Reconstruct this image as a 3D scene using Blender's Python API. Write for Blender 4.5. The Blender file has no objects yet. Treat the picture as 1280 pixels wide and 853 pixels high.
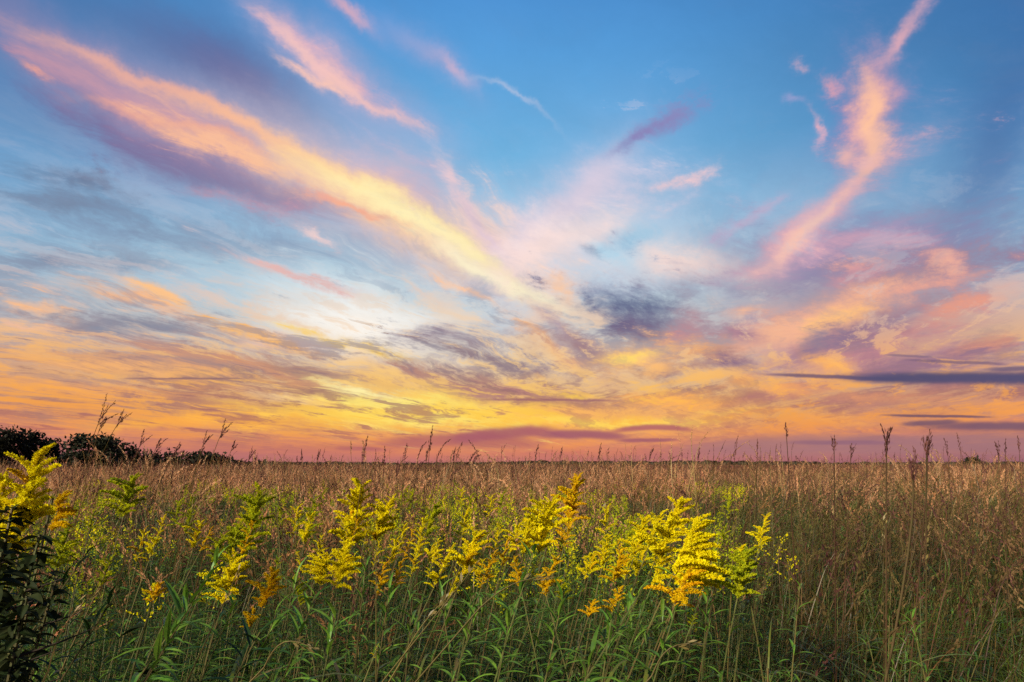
import bpy, math, random
from mathutils import Vector, Matrix
SC = bpy.context.scene
R = math.radians
# ------------------------------------------------------------------ camera
EYE = 1.62                       # eye height above the ground
FPX = 763.0                      # focal length in pixels of the 1280 px wide photograph
HORIZON = 580.0
cam_data = bpy.data.cameras.new('camera')
cam = bpy.data.objects.new('camera', cam_data)
SC.collection.objects.link(cam)
cam.location = (0, 0, EYE)
cam.rotation_euler = (R(90), 0, 0)
cam_data.sensor_width = 36.0
cam_data.lens = FPX / 1280.0 * 36.0
cam_data.shift_y = (HORIZON - 426.5) / 1280.0
cam_data.clip_start = 0.05
cam_data.clip_end = 20000.0
SC.camera = cam
SC.view_settings.view_transform = 'Standard'
SC.view_settings.look = 'None'
SC.view_settings.exposure = 0.0
SC.view_settings.gamma = 1.0
SC.view_settings.use_curve_mapping = False

# added fill light over the photographer's shoulder, brightening the plants: one soft lamp
fill_sun_data = bpy.data.lights.new('fill_sun', 'SUN')
fill_sun_data.energy = 5.0; fill_sun_data.angle = R(8); fill_sun_data.color = (1.0, 0.93, 0.80)
fill_sun = bpy.data.objects.new('fill_sun', fill_sun_data); SC.collection.objects.link(fill_sun)
fill_sun.rotation_euler = Vector((-0.62, -0.66, 0.42)).to_track_quat('Z', 'Y').to_euler()
SC.cycles.max_bounces = 5; SC.cycles.diffuse_bounces = 2; SC.cycles.glossy_bounces = 1; SC.cycles.transmission_bounces = 3
SC.cycles.use_denoising = False
SC.cycles.sample_clamp_indirect = 4.0

# ------------------------------------------------------------------ colour helpers
def lin(c):
    c = c / 255.0
    return c / 12.92 if c <= 0.04045 else ((c + 0.055) / 1.055) ** 2.4
def rgb(t): return (lin(t[0]), lin(t[1]), lin(t[2]), 1.0)

class Graph:
    """Small helper that adds and wires nodes in order."""
    def __init__(self, tree): self.t = tree; self.n = tree.nodes; self.l = tree.links
    def node(self, kind, **kw):
        nd = self.n.new(kind)
        for k, v in kw.items(): setattr(nd, k, v)
        return nd
    def put(self, sock, v):
        if isinstance(v, bpy.types.NodeSocket): self.l.new(v, sock)
        elif v is not None: sock.default_value = v
    def m(self, op, a, b=None, c=None, clamp=False):
        nd = self.node('ShaderNodeMath', operation=op, use_clamp=clamp)
        self.put(nd.inputs[0], a); self.put(nd.inputs[1], b); self.put(nd.inputs[2], c)
        return nd.outputs[0]
    def v(self, op, a, b=None):
        nd = self.node('ShaderNodeVectorMath', operation=op)
        self.put(nd.inputs[0], a); self.put(nd.inputs[1], b)
        return nd.outputs['Value'] if op in ('DOT_PRODUCT', 'LENGTH') else nd.outputs['Vector']
    def xyz(self, x, y, z):
        nd = self.node('ShaderNodeCombineXYZ')
        for s, q in zip(nd.inputs, (x, y, z)): self.put(s, q)
        return nd.outputs[0]
    def sep(self, a):
        nd = self.node('ShaderNodeSeparateXYZ'); self.put(nd.inputs[0], a); return nd.outputs
    def noise(self, vec, scale, detail=5.0, rough=0.55, dist=0.0, color=False, lac=2.0):
        nd = self.node('ShaderNodeTexNoise', noise_dimensions='3D')
        self.put(nd.inputs['Vector'], vec)
        nd.inputs['Scale'].default_value = scale; nd.inputs['Detail'].default_value = detail
        nd.inputs['Roughness'].default_value = rough; nd.inputs['Distortion'].default_value = dist
        nd.inputs['Lacunarity'].default_value = lac
        return nd.outputs['Color'] if color else nd.outputs['Fac']
    def ramp(self, fac, stops, interp='LINEAR'):
        nd = self.node('ShaderNodeValToRGB'); cr = nd.color_ramp; cr.interpolation = interp
        while len(cr.elements) < len(stops): cr.elements.new(1.0)
        for e, (p, c) in zip(cr.elements, stops): e.position = p; e.color = rgb(c)
        self.put(nd.inputs[0], fac); return nd.outputs[0]
    def mix(self, fac, a, b, blend='MIX'):
        nd = self.node('ShaderNodeMixRGB', blend_type=blend)
        self.put(nd.inputs[0], fac); self.put(nd.inputs[1], a); self.put(nd.inputs[2], b)
        return nd.outputs[0]
    def remap(self, v, a, b, c, d, smooth=False):
        nd = self.node('ShaderNodeMapRange', interpolation_type='SMOOTHSTEP' if smooth else 'LINEAR', clamp=True)
        self.put(nd.inputs[0], v)
        for i, q in enumerate((a, b, c, d)): nd.inputs[i + 1].default_value = q
        return nd.outputs[0]

# ------------------------------------------------------------------ the sky: dusk gradient with wind-drawn cirrus, all by direction
world = bpy.data.worlds.new('World'); SC.world = world
world.use_nodes = True
world.node_tree.nodes.clear()
W = Graph(world.node_tree)
def stereo(px, py):              # a direction seen at pixel (px, py) of the photograph -> stereographic map of the whole sky
    d = Vector(((px - 640) / FPX, 1.0, (HORIZON - py) / FPX)).normalized()
    return Vector((d.x / (1 + d.y), d.z / (1 + d.y)))

tc = W.node('ShaderNodeTexCoord').outputs['Generated']
dirv = W.v('NORMALIZE', tc)
dx, dy, dz = W.sep(dirv)
den = W.m('MAXIMUM', W.m('ADD', dy, 1.0), 0.02)
sx_ = W.m('DIVIDE', dx, den); sz_ = W.m('DIVIDE', dz, den)
up = W.m('MAXIMUM', dz, 0.0)
pd = W.m('ADD', up, 0.10)
plx = W.m('DIVIDE', dx, pd); ply = W.m('DIVIDE', dy, pd)
plane = W.xyz(plx, ply, 0.0)     # the cloud layer seen from below
warp = W.v('MULTIPLY', W.v('SUBTRACT', W.noise(plane, 0.9, 4.0, 0.6, color=True), (0.5, 0.5, 0.5)), (0.5, 0.8, 0.0))
wplane = W.v('ADD', plane, warp)
def drawn(deg, off):             # cloud fibres drawn out along one wind direction in the plane of the cloud layer
    c, s = math.cos(R(deg)), math.sin(R(deg))
    qx = W.v('DOT_PRODUCT', wplane, (c, -s, 0.0)); qy = W.v('DOT_PRODUCT', wplane, (s, c, 0.0))
    q1 = W.xyz(W.m('MULTIPLY', qx, 3.2), W.m('MULTIPLY', qy, 0.55), off)
    q2 = W.xyz(W.m('MULTIPLY', qx, 11.0), W.m('MULTIPLY', qy, 1.9), off + 5.0)
    return W.noise(q1, 1.0, 6.0, 0.66), W.noise(q2, 1.0, 5.0, 0.68)
streak, streak2 = drawn(31, 0.0)
streak3, streak4 = drawn(-24, 9.0)
puffs = W.noise(W.xyz(W.m('MULTIPLY_ADD', sz_, 3.0, W.m('MULTIPLY', sx_, 5.5)), W.m('MULTIPLY', W.m('POWER', W.m('MAXIMUM', sz_, 0.0), 0.72), 9.0), 3.0), 1.5, 9.0, 0.68, 0.35)
w2 = W.v('MULTIPLY', W.v('SUBTRACT', W.noise(W.xyz(sx_, sz_, 0.0), 9.0, 6.0, 0.66, color=True), (0.5, 0.5, 0.5)), (0.062, 0.046, 0.0))
P = W.v('ADD', W.xyz(sx_, sz_, 1.0), w2)
w3 = W.v('MULTIPLY', w2, (0.22, 0.12, 0.0))
PS = W.v('ADD', W.xyz(sx_, sz_, 1.0), w3)       # for the crisp low bars
def stretch(n, lo, hi, a, b): return W.remap(n, lo, hi, a, b)
fine = W.noise(W.xyz(W.m('MULTIPLY_ADD', sz_, 10.0, W.m('MULTIPLY', sx_, 14.0)), W.m('MULTIPLY', sz_, 34.0), 8.0), 1.0, 6.0, 0.72, 0.5)
s_l = W.m('MULTIPLY_ADD', fine, 0.30, W.m('MULTIPLY_ADD', streak2, 0.28, W.m('MULTIPLY', streak, 0.42)))
s_r = W.m('MULTIPLY_ADD', fine, 0.35, W.m('MULTIPLY_ADD', puffs, 0.25, W.m('MULTIPLY', streak3, 0.40)))
E_s, N_s = stretch(s_l, 0.42, 0.60, 2.5, 0.2), stretch(s_l, 0.42, 0.57, 0.15, 1.3)
E_r, N_r = stretch(s_r, 0.42, 0.60, 2.5, 0.2), stretch(s_r, 0.42, 0.57, 0.15, 1.3)
pf = W.m('MULTIPLY_ADD', fine, 0.35, W.m('MULTIPLY', puffs, 0.65))
E_p, N_p = stretch(pf, 0.40, 0.62, 2.8, 0.2), stretch(pf, 0.41, 0.57, 0.15, 1.25)
E_m = stretch(W.m('MULTIPLY_ADD', fine, 0.5, W.m('MULTIPLY', streak2, 0.5)), 0.38, 0.62, 1.7, 0.45)
sunward = W.remap(W.m('MULTIPLY_ADD', W.m('ABSOLUTE', W.m('SUBTRACT', sx_, -0.02)), -1.0, 0.5), 0.0, 0.5, 0.0, 1.0, True)
base_c = W.ramp(up, [(0.0, (186, 112, 112)), (0.02, (212, 124, 102)), (0.045, (234, 148, 96)), (0.08, (246, 186, 100)), (0.13, (238, 196, 140)), (0.19, (222, 214, 200)),
                     (0.27, (196, 220, 228)), (0.36, (160, 207, 234)), (0.45, (112, 180, 225)), (0.56, (88, 158, 218)), (0.66, (66, 130, 200)), (1.0, (36, 84, 158))])
base_s = W.ramp(up, [(0.0, (142, 98, 116)), (0.03, (176, 114, 112)), (0.06, (206, 134, 108)), (0.11, (196, 144, 128)), (0.17, (160, 158, 172)), (0.25, (132, 172, 204)),
                     (0.34, (92, 146, 196)), (0.43, (58, 110, 170)), (0.5, (44, 90, 152)), (0.58, (34, 74, 134)), (0.7, (28, 62, 118)), (1.0, (24, 56, 108))])
col = W.mix(sunward, base_s, base_c)
side = W.remap(sx_, -0.05, 0.10, 0.0, 1.0, True)
mott = W.m('ADD', W.m('MULTIPLY', s_l, W.m('SUBTRACT', 1.0, side)), W.m('MULTIPLY', s_r, side))
lowp = W.noise(W.v('ADD', W.v('MULTIPLY', wplane, (0.75, 0.55, 1.0)), (3.0, 1.0, 12.0)), 1.0, 9.0, 0.68, 0.3)
mot2 = W.m('MULTIPLY_ADD', lowp, 0.5, W.m('MULTIPLY', mott, 0.5))
# thin high cloud all over: shaded undersides and lit fringes, thicker towards the horizon; it carries on beyond the frame
shade_c = W.ramp(up, [(0.0, (160, 96, 108)), (0.05, (166, 98, 100)), (0.12, (148, 108, 110)), (0.20, (146, 144, 158)), (0.28, (132, 154, 182)), (0.4, (100, 130, 172)), (1.0, (56, 84, 142))])
lit_c = W.ramp(up, [(0.0, (218, 124, 104)), (0.03, (250, 160, 76)), (0.08, (255, 204, 74)), (0.13, (255, 204, 110)), (0.2, (252, 212, 160)), (0.32, (240, 214, 204)), (0.5, (190, 190, 220)), (1.0, (120, 140, 190))])
lit_s = W.ramp(up, [(0.0, (206, 124, 110)), (0.04, (244, 152, 84)), (0.09, (254, 170, 72)), (0.15, (253, 188, 108)), (0.22, (226, 196, 184)), (0.32, (186, 196, 216)), (0.5, (150, 166, 208)), (1.0, (100, 124, 180))])
lit_c = W.mix(W.remap(W.m('ABSOLUTE', W.m('SUBTRACT', sx_, -0.04)), 0.02, 0.30, 0.0, 1.0, True), lit_c, lit_s)
amt = W.ramp(up, [(0.0, (60, 60, 60)), (0.03, (160, 160, 160)), (0.08, (235, 235, 235)), (0.22, (225, 225, 225)), (0.36, (130, 130, 130)), (0.45, (60, 60, 60)), (0.6, (30, 30, 30)), (1.0, (20, 20, 20))])
col = W.mix(W.m('MULTIPLY', W.remap(mot2, 0.49, 0.545, 0.0, 1.0, True), amt), col, shade_c)
col = W.mix(W.m('MULTIPLY', W.remap(mot2, 0.50, 0.445, 0.0, 0.95, True), amt), col, lit_c)

LIT_TOP, LIT_MID = (236, 172, 162), (252, 200, 158)
#  x0,y0, xm,ym (middle) or None, x1,y1, half width px, colour, opacity, field
STROKES = [
 # --- dusky blue and mauve masses of the upper left
 (60,-10, None, 420,120, 46, (84,98,150), .55, 'h'),
 (20,70, None, 330,215, 34, (104,108,156), .60, 's'),
 (180,20, None, 400,150, 34, (92,94,146), .60, 'h'),
 (110,170, None, 450,262, 22, (132,122,158), .60, 's'),
 (190,205, None, 440,268, 16, (120,112,150), .70, 'p'),
 (390,200, None, 560,250, 40, (176,176,210), .70, 's'),
 (0,205, None, 210,255, 15, (104,120,150), .70, 'p'),
 (-30,235, None, 250,290, 16, (112,124,150), .65, 'p'),
 (0,322, None, 240,338, 13, (112,116,144), .85, 's'),
 (120,290, None, 430,330, 22, (132,150,176), .60, 'p'),
 (270,250, None, 520,330, 26, (160,186,206), .50, 's'),
 (40,120, (230,190), 480,290, 50, (124,118,160), .62, 'h'),
 (-20,60, (150,160), 330,230, 22, (110,104,152), .55, 's'),
 (-30,250, None, 330,300, 44, (126,150,180), .35, 's'),
 (-20,345, None, 500,345, 34, (180,202,218), .45, 's'),
 (560,250, (640,300), 720,380, 40, (220,206,216), .70, 's'),
 (580,340, None, 960,330, 50, (206,216,230), .55, 'h'),
 (650,330, (740,250), 840,190, 60, (206,204,226), .50, 'h'),
 # --- great lit band
 (-60,-20, (180,120), 380,215, 34, (178,142,172), .75, 'h'),
 (-60,-10, (180,125), 400,225, 20, (192,148,166), .60, 's'),
 (230,130, (440,225), 680,400, 56, (226,186,188), .80, 'h'),
 (-10,14, (170,88), 400,215, 9, (238,176,156), .85, 't'),
 (180,106, (330,165), 520,262, 11, (250,190,152), .85, 't'),
 (88,112, (220,150), 345,200, 7, (236,168,146), .75, 't'),
 (180,140, (270,180), 380,215, 12, (244,184,152), .85, 's'),
 (280,165, (440,240), 620,365, 26, (252,206,160), .85, 't'),
 (330,172, (485,248), 680,378, 13, (255,226,156), .9, 't'),
 (390,205, (515,270), 670,368, 13, (255,240,184), .9, 't'),
 (500,280, (610,345), 745,398, 12, (255,244,205), .85, 't'),
 (540,255, (640,310), 740,395, 30, (252,216,192), .80, 's'),
 (25,68, None, 62,88, 6, (226,160,150), .8, 'p'),
 (396,250, None, 490,274, 5, (246,176,146), .8, 'p'),
 (240,240, None, 360,262, 10, (196,150,168), .7, 'p'),
 # --- second and third streaks
 (300,-20, (400,65), 540,175, 28, (184,174,206), .75, 'h'),
 (300,-20, (400,65), 530,170, 16, (220,178,192), .75, 's'),
 (312,-6, (420,90), 530,172, 7, (244,196,190), .8, 't'),
 (345,66, None, 450,120, 7, (244,196,184), .8, 's'),
 (520,165, (570,240), 660,350, 12, (226,200,208), .80, 's'),
 (410,-10, None, 470,35, 8, (232,176,184), .7, 'h'),
 (470,20, (540,60), 590,118, 18, (160,168,212), .60, 'h'),
 (548,62, None, 590,118, 8, (206,180,206), .75, 'h'),
 (585,105, (640,118), 690,150, 4, (182,196,224), .6, 'h'),
 # --- white-pink fan right of the middle
 (610,340, (700,262), 800,170, 26, (228,208,222), .70, 't'),
 (700,240, None, 870,228, 27, (220,206,222), .75, 'p'),
 (760,320, (850,330), 950,345, 26, (246,222,214), .85, 'p'),
 (640,300, None, 760,250, 30, (244,224,224), .70, 'p'),
 (800,242, (850,222), 905,196, 8, (244,204,206), .85, 'r'),
 (750,196, (810,165), 880,132, 8, (136,134,184), .70, 'r'),
 (870,310, (920,280), 1010,220, 10, (200,176,204), .75, 'r'),
 (760,300, None, 820,290, 16, (160,200,224), .70, 'p'),
 (720,285, None, 800,340, 13, (176,214,234), .65, 'p'),
 (725,300, None, 745,312, 7, (124,150,180), .60, 'p'),
 # --- pink plume at the upper right
 (1060,50, None, 1085,240, 40, (112,124,182), .55, 'p'),
 (1160,0, (1110,62), 1066,95, 11, (228,174,184), .85, 'q'),
 (1082,60, None, 1092,215, 32, (204,152,176), .70, 'q'),
 (1080,75, (1078,130), 1096,215, 22, (232,174,172), .85, 'q'),
 (1066,88, (1082,135), 1096,205, 14, (252,194,160), 1.0, 'q'),
 (1098,150, (1096,205), 1070,250, 12, (254,196,158), .95, 'q'),
 (1098,215, (1040,260), 955,335, 20, (236,180,180), .95, 'q'),
 (1090,200, (1040,262), 950,345, 10, (246,192,170), .65, 'r'),
 (1050,185, None, 1070,200, 12, (238,184,172), .80, 'q'),
 (988,70, None, 1008,88, 9, (236,182,188), .85, 'p'),
 (1020,98, None, 1046,112, 10, (216,160,176), .80, 'p'),
 (1008,128, (1022,155), 1026,178, 6, (222,174,190), .80, 'p'),
 (982,112, None, 1000,124, 7, (170,164,208), .60, 'p'),
 # --- right: purple mass over peach
 (860,370, None, 1300,370, 75, (172,142,154), .75, 'h'),
 (1180,180, None, 1300,200, 110, (66,100,156), .55, 'h'),
 (900,300, None, 1290,280, 34, (112,140,186), .50, 'p'),
 (930,345, (1080,325), 1300,240, 46, (140,134,172), .75, 'r'),
 (950,325, None, 1260,335, 40, (146,134,162), .65, 'p'),
 (960,290, (1060,300), 1180,250, 22, (178,156,186), .55, 'r'),
 (1000,390, (1120,350), 1280,330, 26, (128,112,150), .80, 'p'),
 (1000,310, (1120,300), 1180,300, 12, (204,160,178), .65, 'r'),
 (1150,320, None, 1200,345, 14, (222,164,160), .75, 'p'),
 (880,430, None, 1290,430, 42, (190,132,140), .85, 'r'),
 (900,350, None, 960,440, 26, (150,148,178), .65, 'p'),
 (900,430, (1000,400), 1140,350, 22, (246,178,142), .85, 'r'),
 (970,405, None, 1170,345, 26, (240,178,150), .8, 'p'),
 (1150,400, None, 1300,352, 14, (222,152,136), .8, 'r'),
 (900,450, None, 1000,400, 16, (240,180,146), .7, 'p'),
 (1000,410, (1060,392), 1110,395, 15, (254,192,130), .85, 'r'),
 (1120,420, (1200,390), 1290,360, 12, (232,158,136), .80, 'r'),
 (1180,440, None, 1290,424, 9, (242,160,116), .85, 'r'),
 (990,440, None, 1060,462, 11, (253,180,98), .85, 'r'),
 (960,460, (1020,430), 1180,400, 14, (146,118,140), .70, 'r'),
 (1060,455, None, 1290,440, 16, (156,118,136), .85, 'r'),
 (860,500, (1050,500), 1300,505, 22, (196,134,118), .70, 'r'),
 (600,352, (700,300), 800,262, 18, (250,222,214), .7, 't'),
 (1105,205, (1045,262), 945,345, 30, (204,164,186), .7, 'q'),
 (1098,215, (1040,262), 950,340, 19, (232,180,184), .95, 'q'),
 (1085,215, (1035,268), 952,338, 9, (248,198,176), .75, 'q'),
 (655,375, (700,410), 760,440, 8, (252,196,150), .8, 's'),
 (560,395, None, 680,420, 12, (214,220,226), .6, 's'),
 (-20,452, (200,462), 420,478, 6, (255,190,92), .85, 's'),
 (60,498, (240,506), 420,520, 4, (255,188,84), .85, 's'),
 (260,508, (360,520), 480,528, 4, (255,206,80), .9, 's'),
 (20,430, None, 250,442, 4, (252,186,110), .8, 's'),
 (0,484, None, 190,488, 4, (252,184,96), .8, 's'),
 (90,505, None, 330,508, 3, (250,176,84), .7, 's'),
 (30,515, None, 260,518, 4, (160,112,108), .7, 's'),
 (340,455, None, 470,478, 4, (254,208,110), .8, 's'),
 (440,470, None, 560,484, 4, (254,200,104), .8, 's'),
 (360,470, None, 480,492, 5, (166,128,120), .75, 's'),
 (500,505, None, 620,512, 3, (200,130,84), .7, 's'),
 (430,522, None, 560,524, 3, (210,130,84), .7, 's'),
 (600,518, None, 760,520, 3, (206,132,92), .7, 's'),
 (690,532, None, 860,529, 3, (255,200,70), .8, 's'),
 (860,512, None, 960,516, 3, (255,204,96), .8, 'r'),
 (960,515, None, 1100,514, 3, (250,176,100), .8, 'r'),
 (1000,500, None, 1120,498, 4, (186,130,116), .7, 'r'),
 (900,398, None, 960,380, 10, (250,190,150), .7, 'p'),
 (880,410, None, 950,425, 9, (176,132,146), .7, 'p'),
 (1020,360, None, 1150,330, 9, (206,150,160), .7, 'r'),
 (1090,375, None, 1250,345, 8, (236,166,146), .7, 'r'),
 # --- dark clumps of the middle
 (720,360, None, 800,372, 22, (164,168,192), .60, 'p'),
 (730,380, None, 855,394, 25, (98,110,142), .95, 'p'),
 (735,402, None, 840,418, 22, (114,104,134), .95, 'p'),
 (690,400, (720,430), 770,470, 16, (146,116,134), .80, 'p'),
 (780,470, (840,462), 900,472, 9, (254,190,112), .8, 'p'),
 (700,505, (800,512), 900,508, 6, (196,132,116), .75, 's'),
 (850,380, (860,420), 840,440, 20, (186,138,146), .75, 'p'),
 (840,440, None, 920,455, 14, (240,170,112), .80, 'p'),
 (830,480, (890,455), 965,480, 14, (136,108,134), .90, 'p'),
 # --- streaked left middle, white glow, thin lines
 (330,400, (450,400), 600,440, 36, (250,238,226), .85, 's'),
 (300,350, None, 580,420, 34, (226,236,240), .65, 't'),
 (350,395, None, 560,432, 24, (255,248,238), .9, 'h'),
 (440,330, (520,370), 650,420, 22, (182,200,214), .60, 's'),
 (520,330, (570,360), 632,398, 5, (250,200,164), .9, 's'),
 (495,345, None, 570,392, 5, (244,204,178), .7, 's'),
 (265,310, (350,345), 470,380, 6, (226,184,180), .8, 's'),
 (375,290, None, 410,316, 6, (236,206,204), .7, 'p'),
 (480,440, (560,420), 640,455, 12, (152,136,150), .75, 's'),
 (640,400, (680,430), 740,470, 9, (250,188,130), .80, 's'),
 (650,360, (690,400), 720,440, 12, (168,160,182), .75, 's'),
 (690,340, None, 720,385, 10, (250,200,160), .75, 'r'),
 (560,440, (700,440), 800,480, 26, (176,142,136), .55, 'p'),
 (-20,418, (150,432), 420,470, 22, (196,146,128), .75, 's'),
 (-20,500, (200,505), 480,515, 26, (176,124,112), .80, 's'),
 # left, y 350-400
 (60,352, (140,372), 260,412, 11, (250,188,138), .95, 's'),
 (120,342, (190,372), 262,402, 8, (252,196,140), .85, 's'),
 (-10,366, None, 95,396, 7, (252,192,142), .90, 's'),
 (0,392, None, 70,412, 5, (244,190,156), .7, 's'),
 (60,402, None, 300,420, 10, (134,140,158), .70, 's'),
 (200,398, (300,425), 420,445, 12, (190,158,150), .75, 's'),
 (260,440, (330,425), 440,440, 10, (236,200,180), .70, 's'),
 (240,395, (340,425), 440,452, 6, (254,190,110), .90, 's'),
 (330,395, (420,425), 530,455, 6, (255,210,90), .95, 's'),
 # left, orange sheets
 (-20,440, (120,450), 330,480, 14, (240,176,116), .95, 's'),
 (-20,470, (120,480), 330,500, 13, (238,166,100), .95, 's'),
 (0,455, None, 210,468, 6, (182,142,128), .80, 's'),
 (-20,495, (120,492), 300,520, 13, (170,122,112), .90, 's'),
 (130,490, (250,505), 420,520, 10, (176,124,108), .85, 's'),
 (200,440, (320,455), 430,500, 12, (216,152,112), .75, 's'),
 (300,450, (420,465), 560,500, 13, (172,132,120), .80, 's'),
 (-20,528, None, 240,535, 8, (226,142,98), .80, 's'),
 (160,520, (260,528), 400,540, 7, (250,178,84), .95, 's'),
 (300,490, (380,500), 470,512, 7, (240,206,160), .80, 's'),
 (250,497, (330,512), 420,528, 4, (255,200,90), .9, 's'),
 # glow over the set sun
 (240,520, None, 960,522, 24, (253,184,96), .70, 't'),
 (340,515, None, 700,522, 14, (255,214,96), .75, 't'),
 (380,500, None, 660,520, 26, (254,214,110), .85, 's'),
 (400,480, (470,490), 560,520, 12, (255,240,170), .80, 's'),
 (420,512, None, 620,528, 7, (255,238,130), .9, 't'),
 (300,512, None, 760,512, 13, (255,206,72), .65, 't'),
 (60,520, None, 420,528, 9, (255,178,72), .7, 't'),
 (380,492, None, 600,506, 7, (255,232,120), .8, 't'),
 (560,528, None, 900,525, 6, (255,214,92), .9, 't'),
 (640,515, None, 860,508, 7, (248,180,100), .8, 'r'),
 # brown-mauve banks above the glow
 (500,432, (600,445), 700,470, 12, (150,130,136), .80, 's'),
 (420,455, (520,470), 640,490, 13, (184,138,124), .80, 's'),
 (540,480, (640,486), 770,500, 11, (182,130,122), .85, 's'),
 (600,450, (660,462), 730,480, 12, (146,120,138), .80, 'p'),
 (640,468, None, 720,476, 6, (254,196,110), .80, 'p'),
 (690,492, None, 750,486, 5, (255,206,80), .85, 'p'),
 (730,470, (790,450), 860,450, 17, (252,190,122), .85, 'p'),
 (745,455, None, 840,440, 7, (255,216,110), .75, 'p'),
 (760,490, (860,500), 960,505, 10, (250,176,92), .90, 'r'),
 (880,470, (960,490), 1040,500, 12, (250,174,96), .85, 'r'),
 (900,508, (960,500), 1080,510, 7, (190,128,118), .85, 'r'),
 (960,490, (1100,490), 1290,495, 10, (222,150,110), .75, 'r'),
 (1080,505, None, 1300,510, 10, (180,132,122), .80, 'r'),
 (880,524, (1020,520), 1120,530, 7, (253,170,84), .90, 'r'),
 (1060,535, None, 1300,525, 6, (230,140,100), .75, 'r'),
 # crisp low bars
 (955,468, None, 1140,474, 2.6, (104,84,112), .85, 'b'),
 (1040,471, (1180,472), 1420,474, 8, (84,80,114), .97, 'b'),
 (1105,443, None, 1170,446, 1.6, (130,104,128), .7, 'b'),
 (1130,449, None, 1265,456, 2.0, (120,96,122), .75, 'b'),
 (1230,462, None, 1330,460, 3, (104,90,120), .8, 'b'),
 (1100,518, None, 1245,521, 1.8, (116,86,104), .9, 'b'),
 (1125,529, None, 1200,526, 3.5, (118,88,108), .85, 'b'),
 (1150,532, None, 1380,533, 6, (118,88,108), .9, 'b'),
 (150,472, None, 310,474, 1.3, (140,104,110), .75, 'b'),
 (600,499, None, 780,500, 1.6, (150,96,108), .65, 'b'),
 (470,556, (590,550), 680,556, 9, (182,104,102), .85, 'b'),
 (560,551, (630,541), 700,540, 8, (168,94,106), .92, 'b'),
 (670,546, (720,543), 790,548, 6, (160,92,108), .92, 'b'),
 (760,540, (810,534), 870,538, 4, (176,98,104), .9, 'b'),
 (770,551, None, 850,550, 2.6, (160,92,108), .85, 'b'),
 (420,560, None, 480,562, 2.6, (176,98,104), .6, 'b'),
 (840,564, (1050,556), 1420,556, 15, (162,118,124), .75, 'b'),
 (980,554, None, 1120,553, 3, (130,92,122), .5, 'b'),
]
tq = W.xyz(W.m('MULTIPLY', W.v('DOT_PRODUCT', wplane, (0.857, -0.515, 0.0)), 2.6), W.m('MULTIPLY', W.v('DOT_PRODUCT', wplane, (0.515, 0.857, 0.0)), 0.75), 31.0)
tx = W.noise(tq, 1.5, 8.0, 0.68, 0.3)
tx = W.m('MULTIPLY_ADD', fine, 0.35, W.m('MULTIPLY', tx, 0.65))
band = W.ramp(up, [(0.0, (0, 0, 0)), (0.02, (90, 90, 90)), (0.05, (230, 230, 230)), (0.18, (225, 225, 225)), (0.30, (150, 150, 150)), (0.42, (60, 60, 60)), (0.55, (20, 20, 20)), (1.0, (10, 10, 10))])
k_shade = W.m('MULTIPLY', W.m('MULTIPLY', W.remap(tx, 0.515, 0.59, 0.0, 0.9, True), band), W.m('MULTIPLY_ADD', side, -0.55, 1.0)); k_lit = W.m('MULTIPLY', W.remap(tx, 0.485, 0.425, 0.0, 0.75, True), band)
GI = [('P', 'Vector', P), ('E_m', 'Float', E_m), ('PS', 'Vector', PS), ('E_s', 'Float', E_s), ('N_s', 'Float', N_s), ('E_r', 'Float', E_r), ('N_r', 'Float', N_r),
      ('E_p', 'Float', E_p), ('N_p', 'Float', N_p), ('Base', 'Color', col), ('KS', 'Float', k_shade), ('KL', 'Float', k_lit), ('Shade', 'Color', shade_c), ('Lit', 'Color', lit_c)]
def stroke_frame(s):
    x0, y0, mid, x1, y1, w, c, al, f = s
    A, B = stereo(x0, y0), stereo(x1, y1)
    C = (A + B) / 2; h = max((B - A).length / 2, 1e-4)
    t = (B - A).normalized(); n = Vector((-t.y, t.x))
    mx, my = ((x0 + x1) / 2, (y0 + y1) / 2)
    dpx = Vector((x1 - x0, y1 - y0)).normalized()
    wl = (stereo(mx - dpx.y * w, my + dpx.x * w) - stereo(mx + dpx.y * w, my - dpx.x * w)).length / 2
    hh = h * (0.95 if f == 'b' else 0.85) + (wl * 0.5 if f in 'pq' else 0.0)
    m = (stereo(*mid) - C).dot(n) if mid else 0.0
    e = 1.6 if f == 'b' else 3.6 if f in 'srpqt' else 2.6
    ea = (1.6 if f in 'bsrt' else e) * hh; eb = e * wl
    ex = abs(t.x) * ea + abs(n.x) * eb + 0.035; ez = abs(t.y) * ea + abs(n.y) * eb + 0.03
    lo = C + n * min(m, -2 * abs(m) if m > 0 else m, 0); pts = [C, C + n * m, C - n * m * 2.0]
    box = (min(p.x for p in pts) - ex, max(p.x for p in pts) + ex, min(p.y for p in pts) - ez, max(p.y for p in pts) + ez)
    return C, t, n, h, hh, wl, m, box
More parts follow.
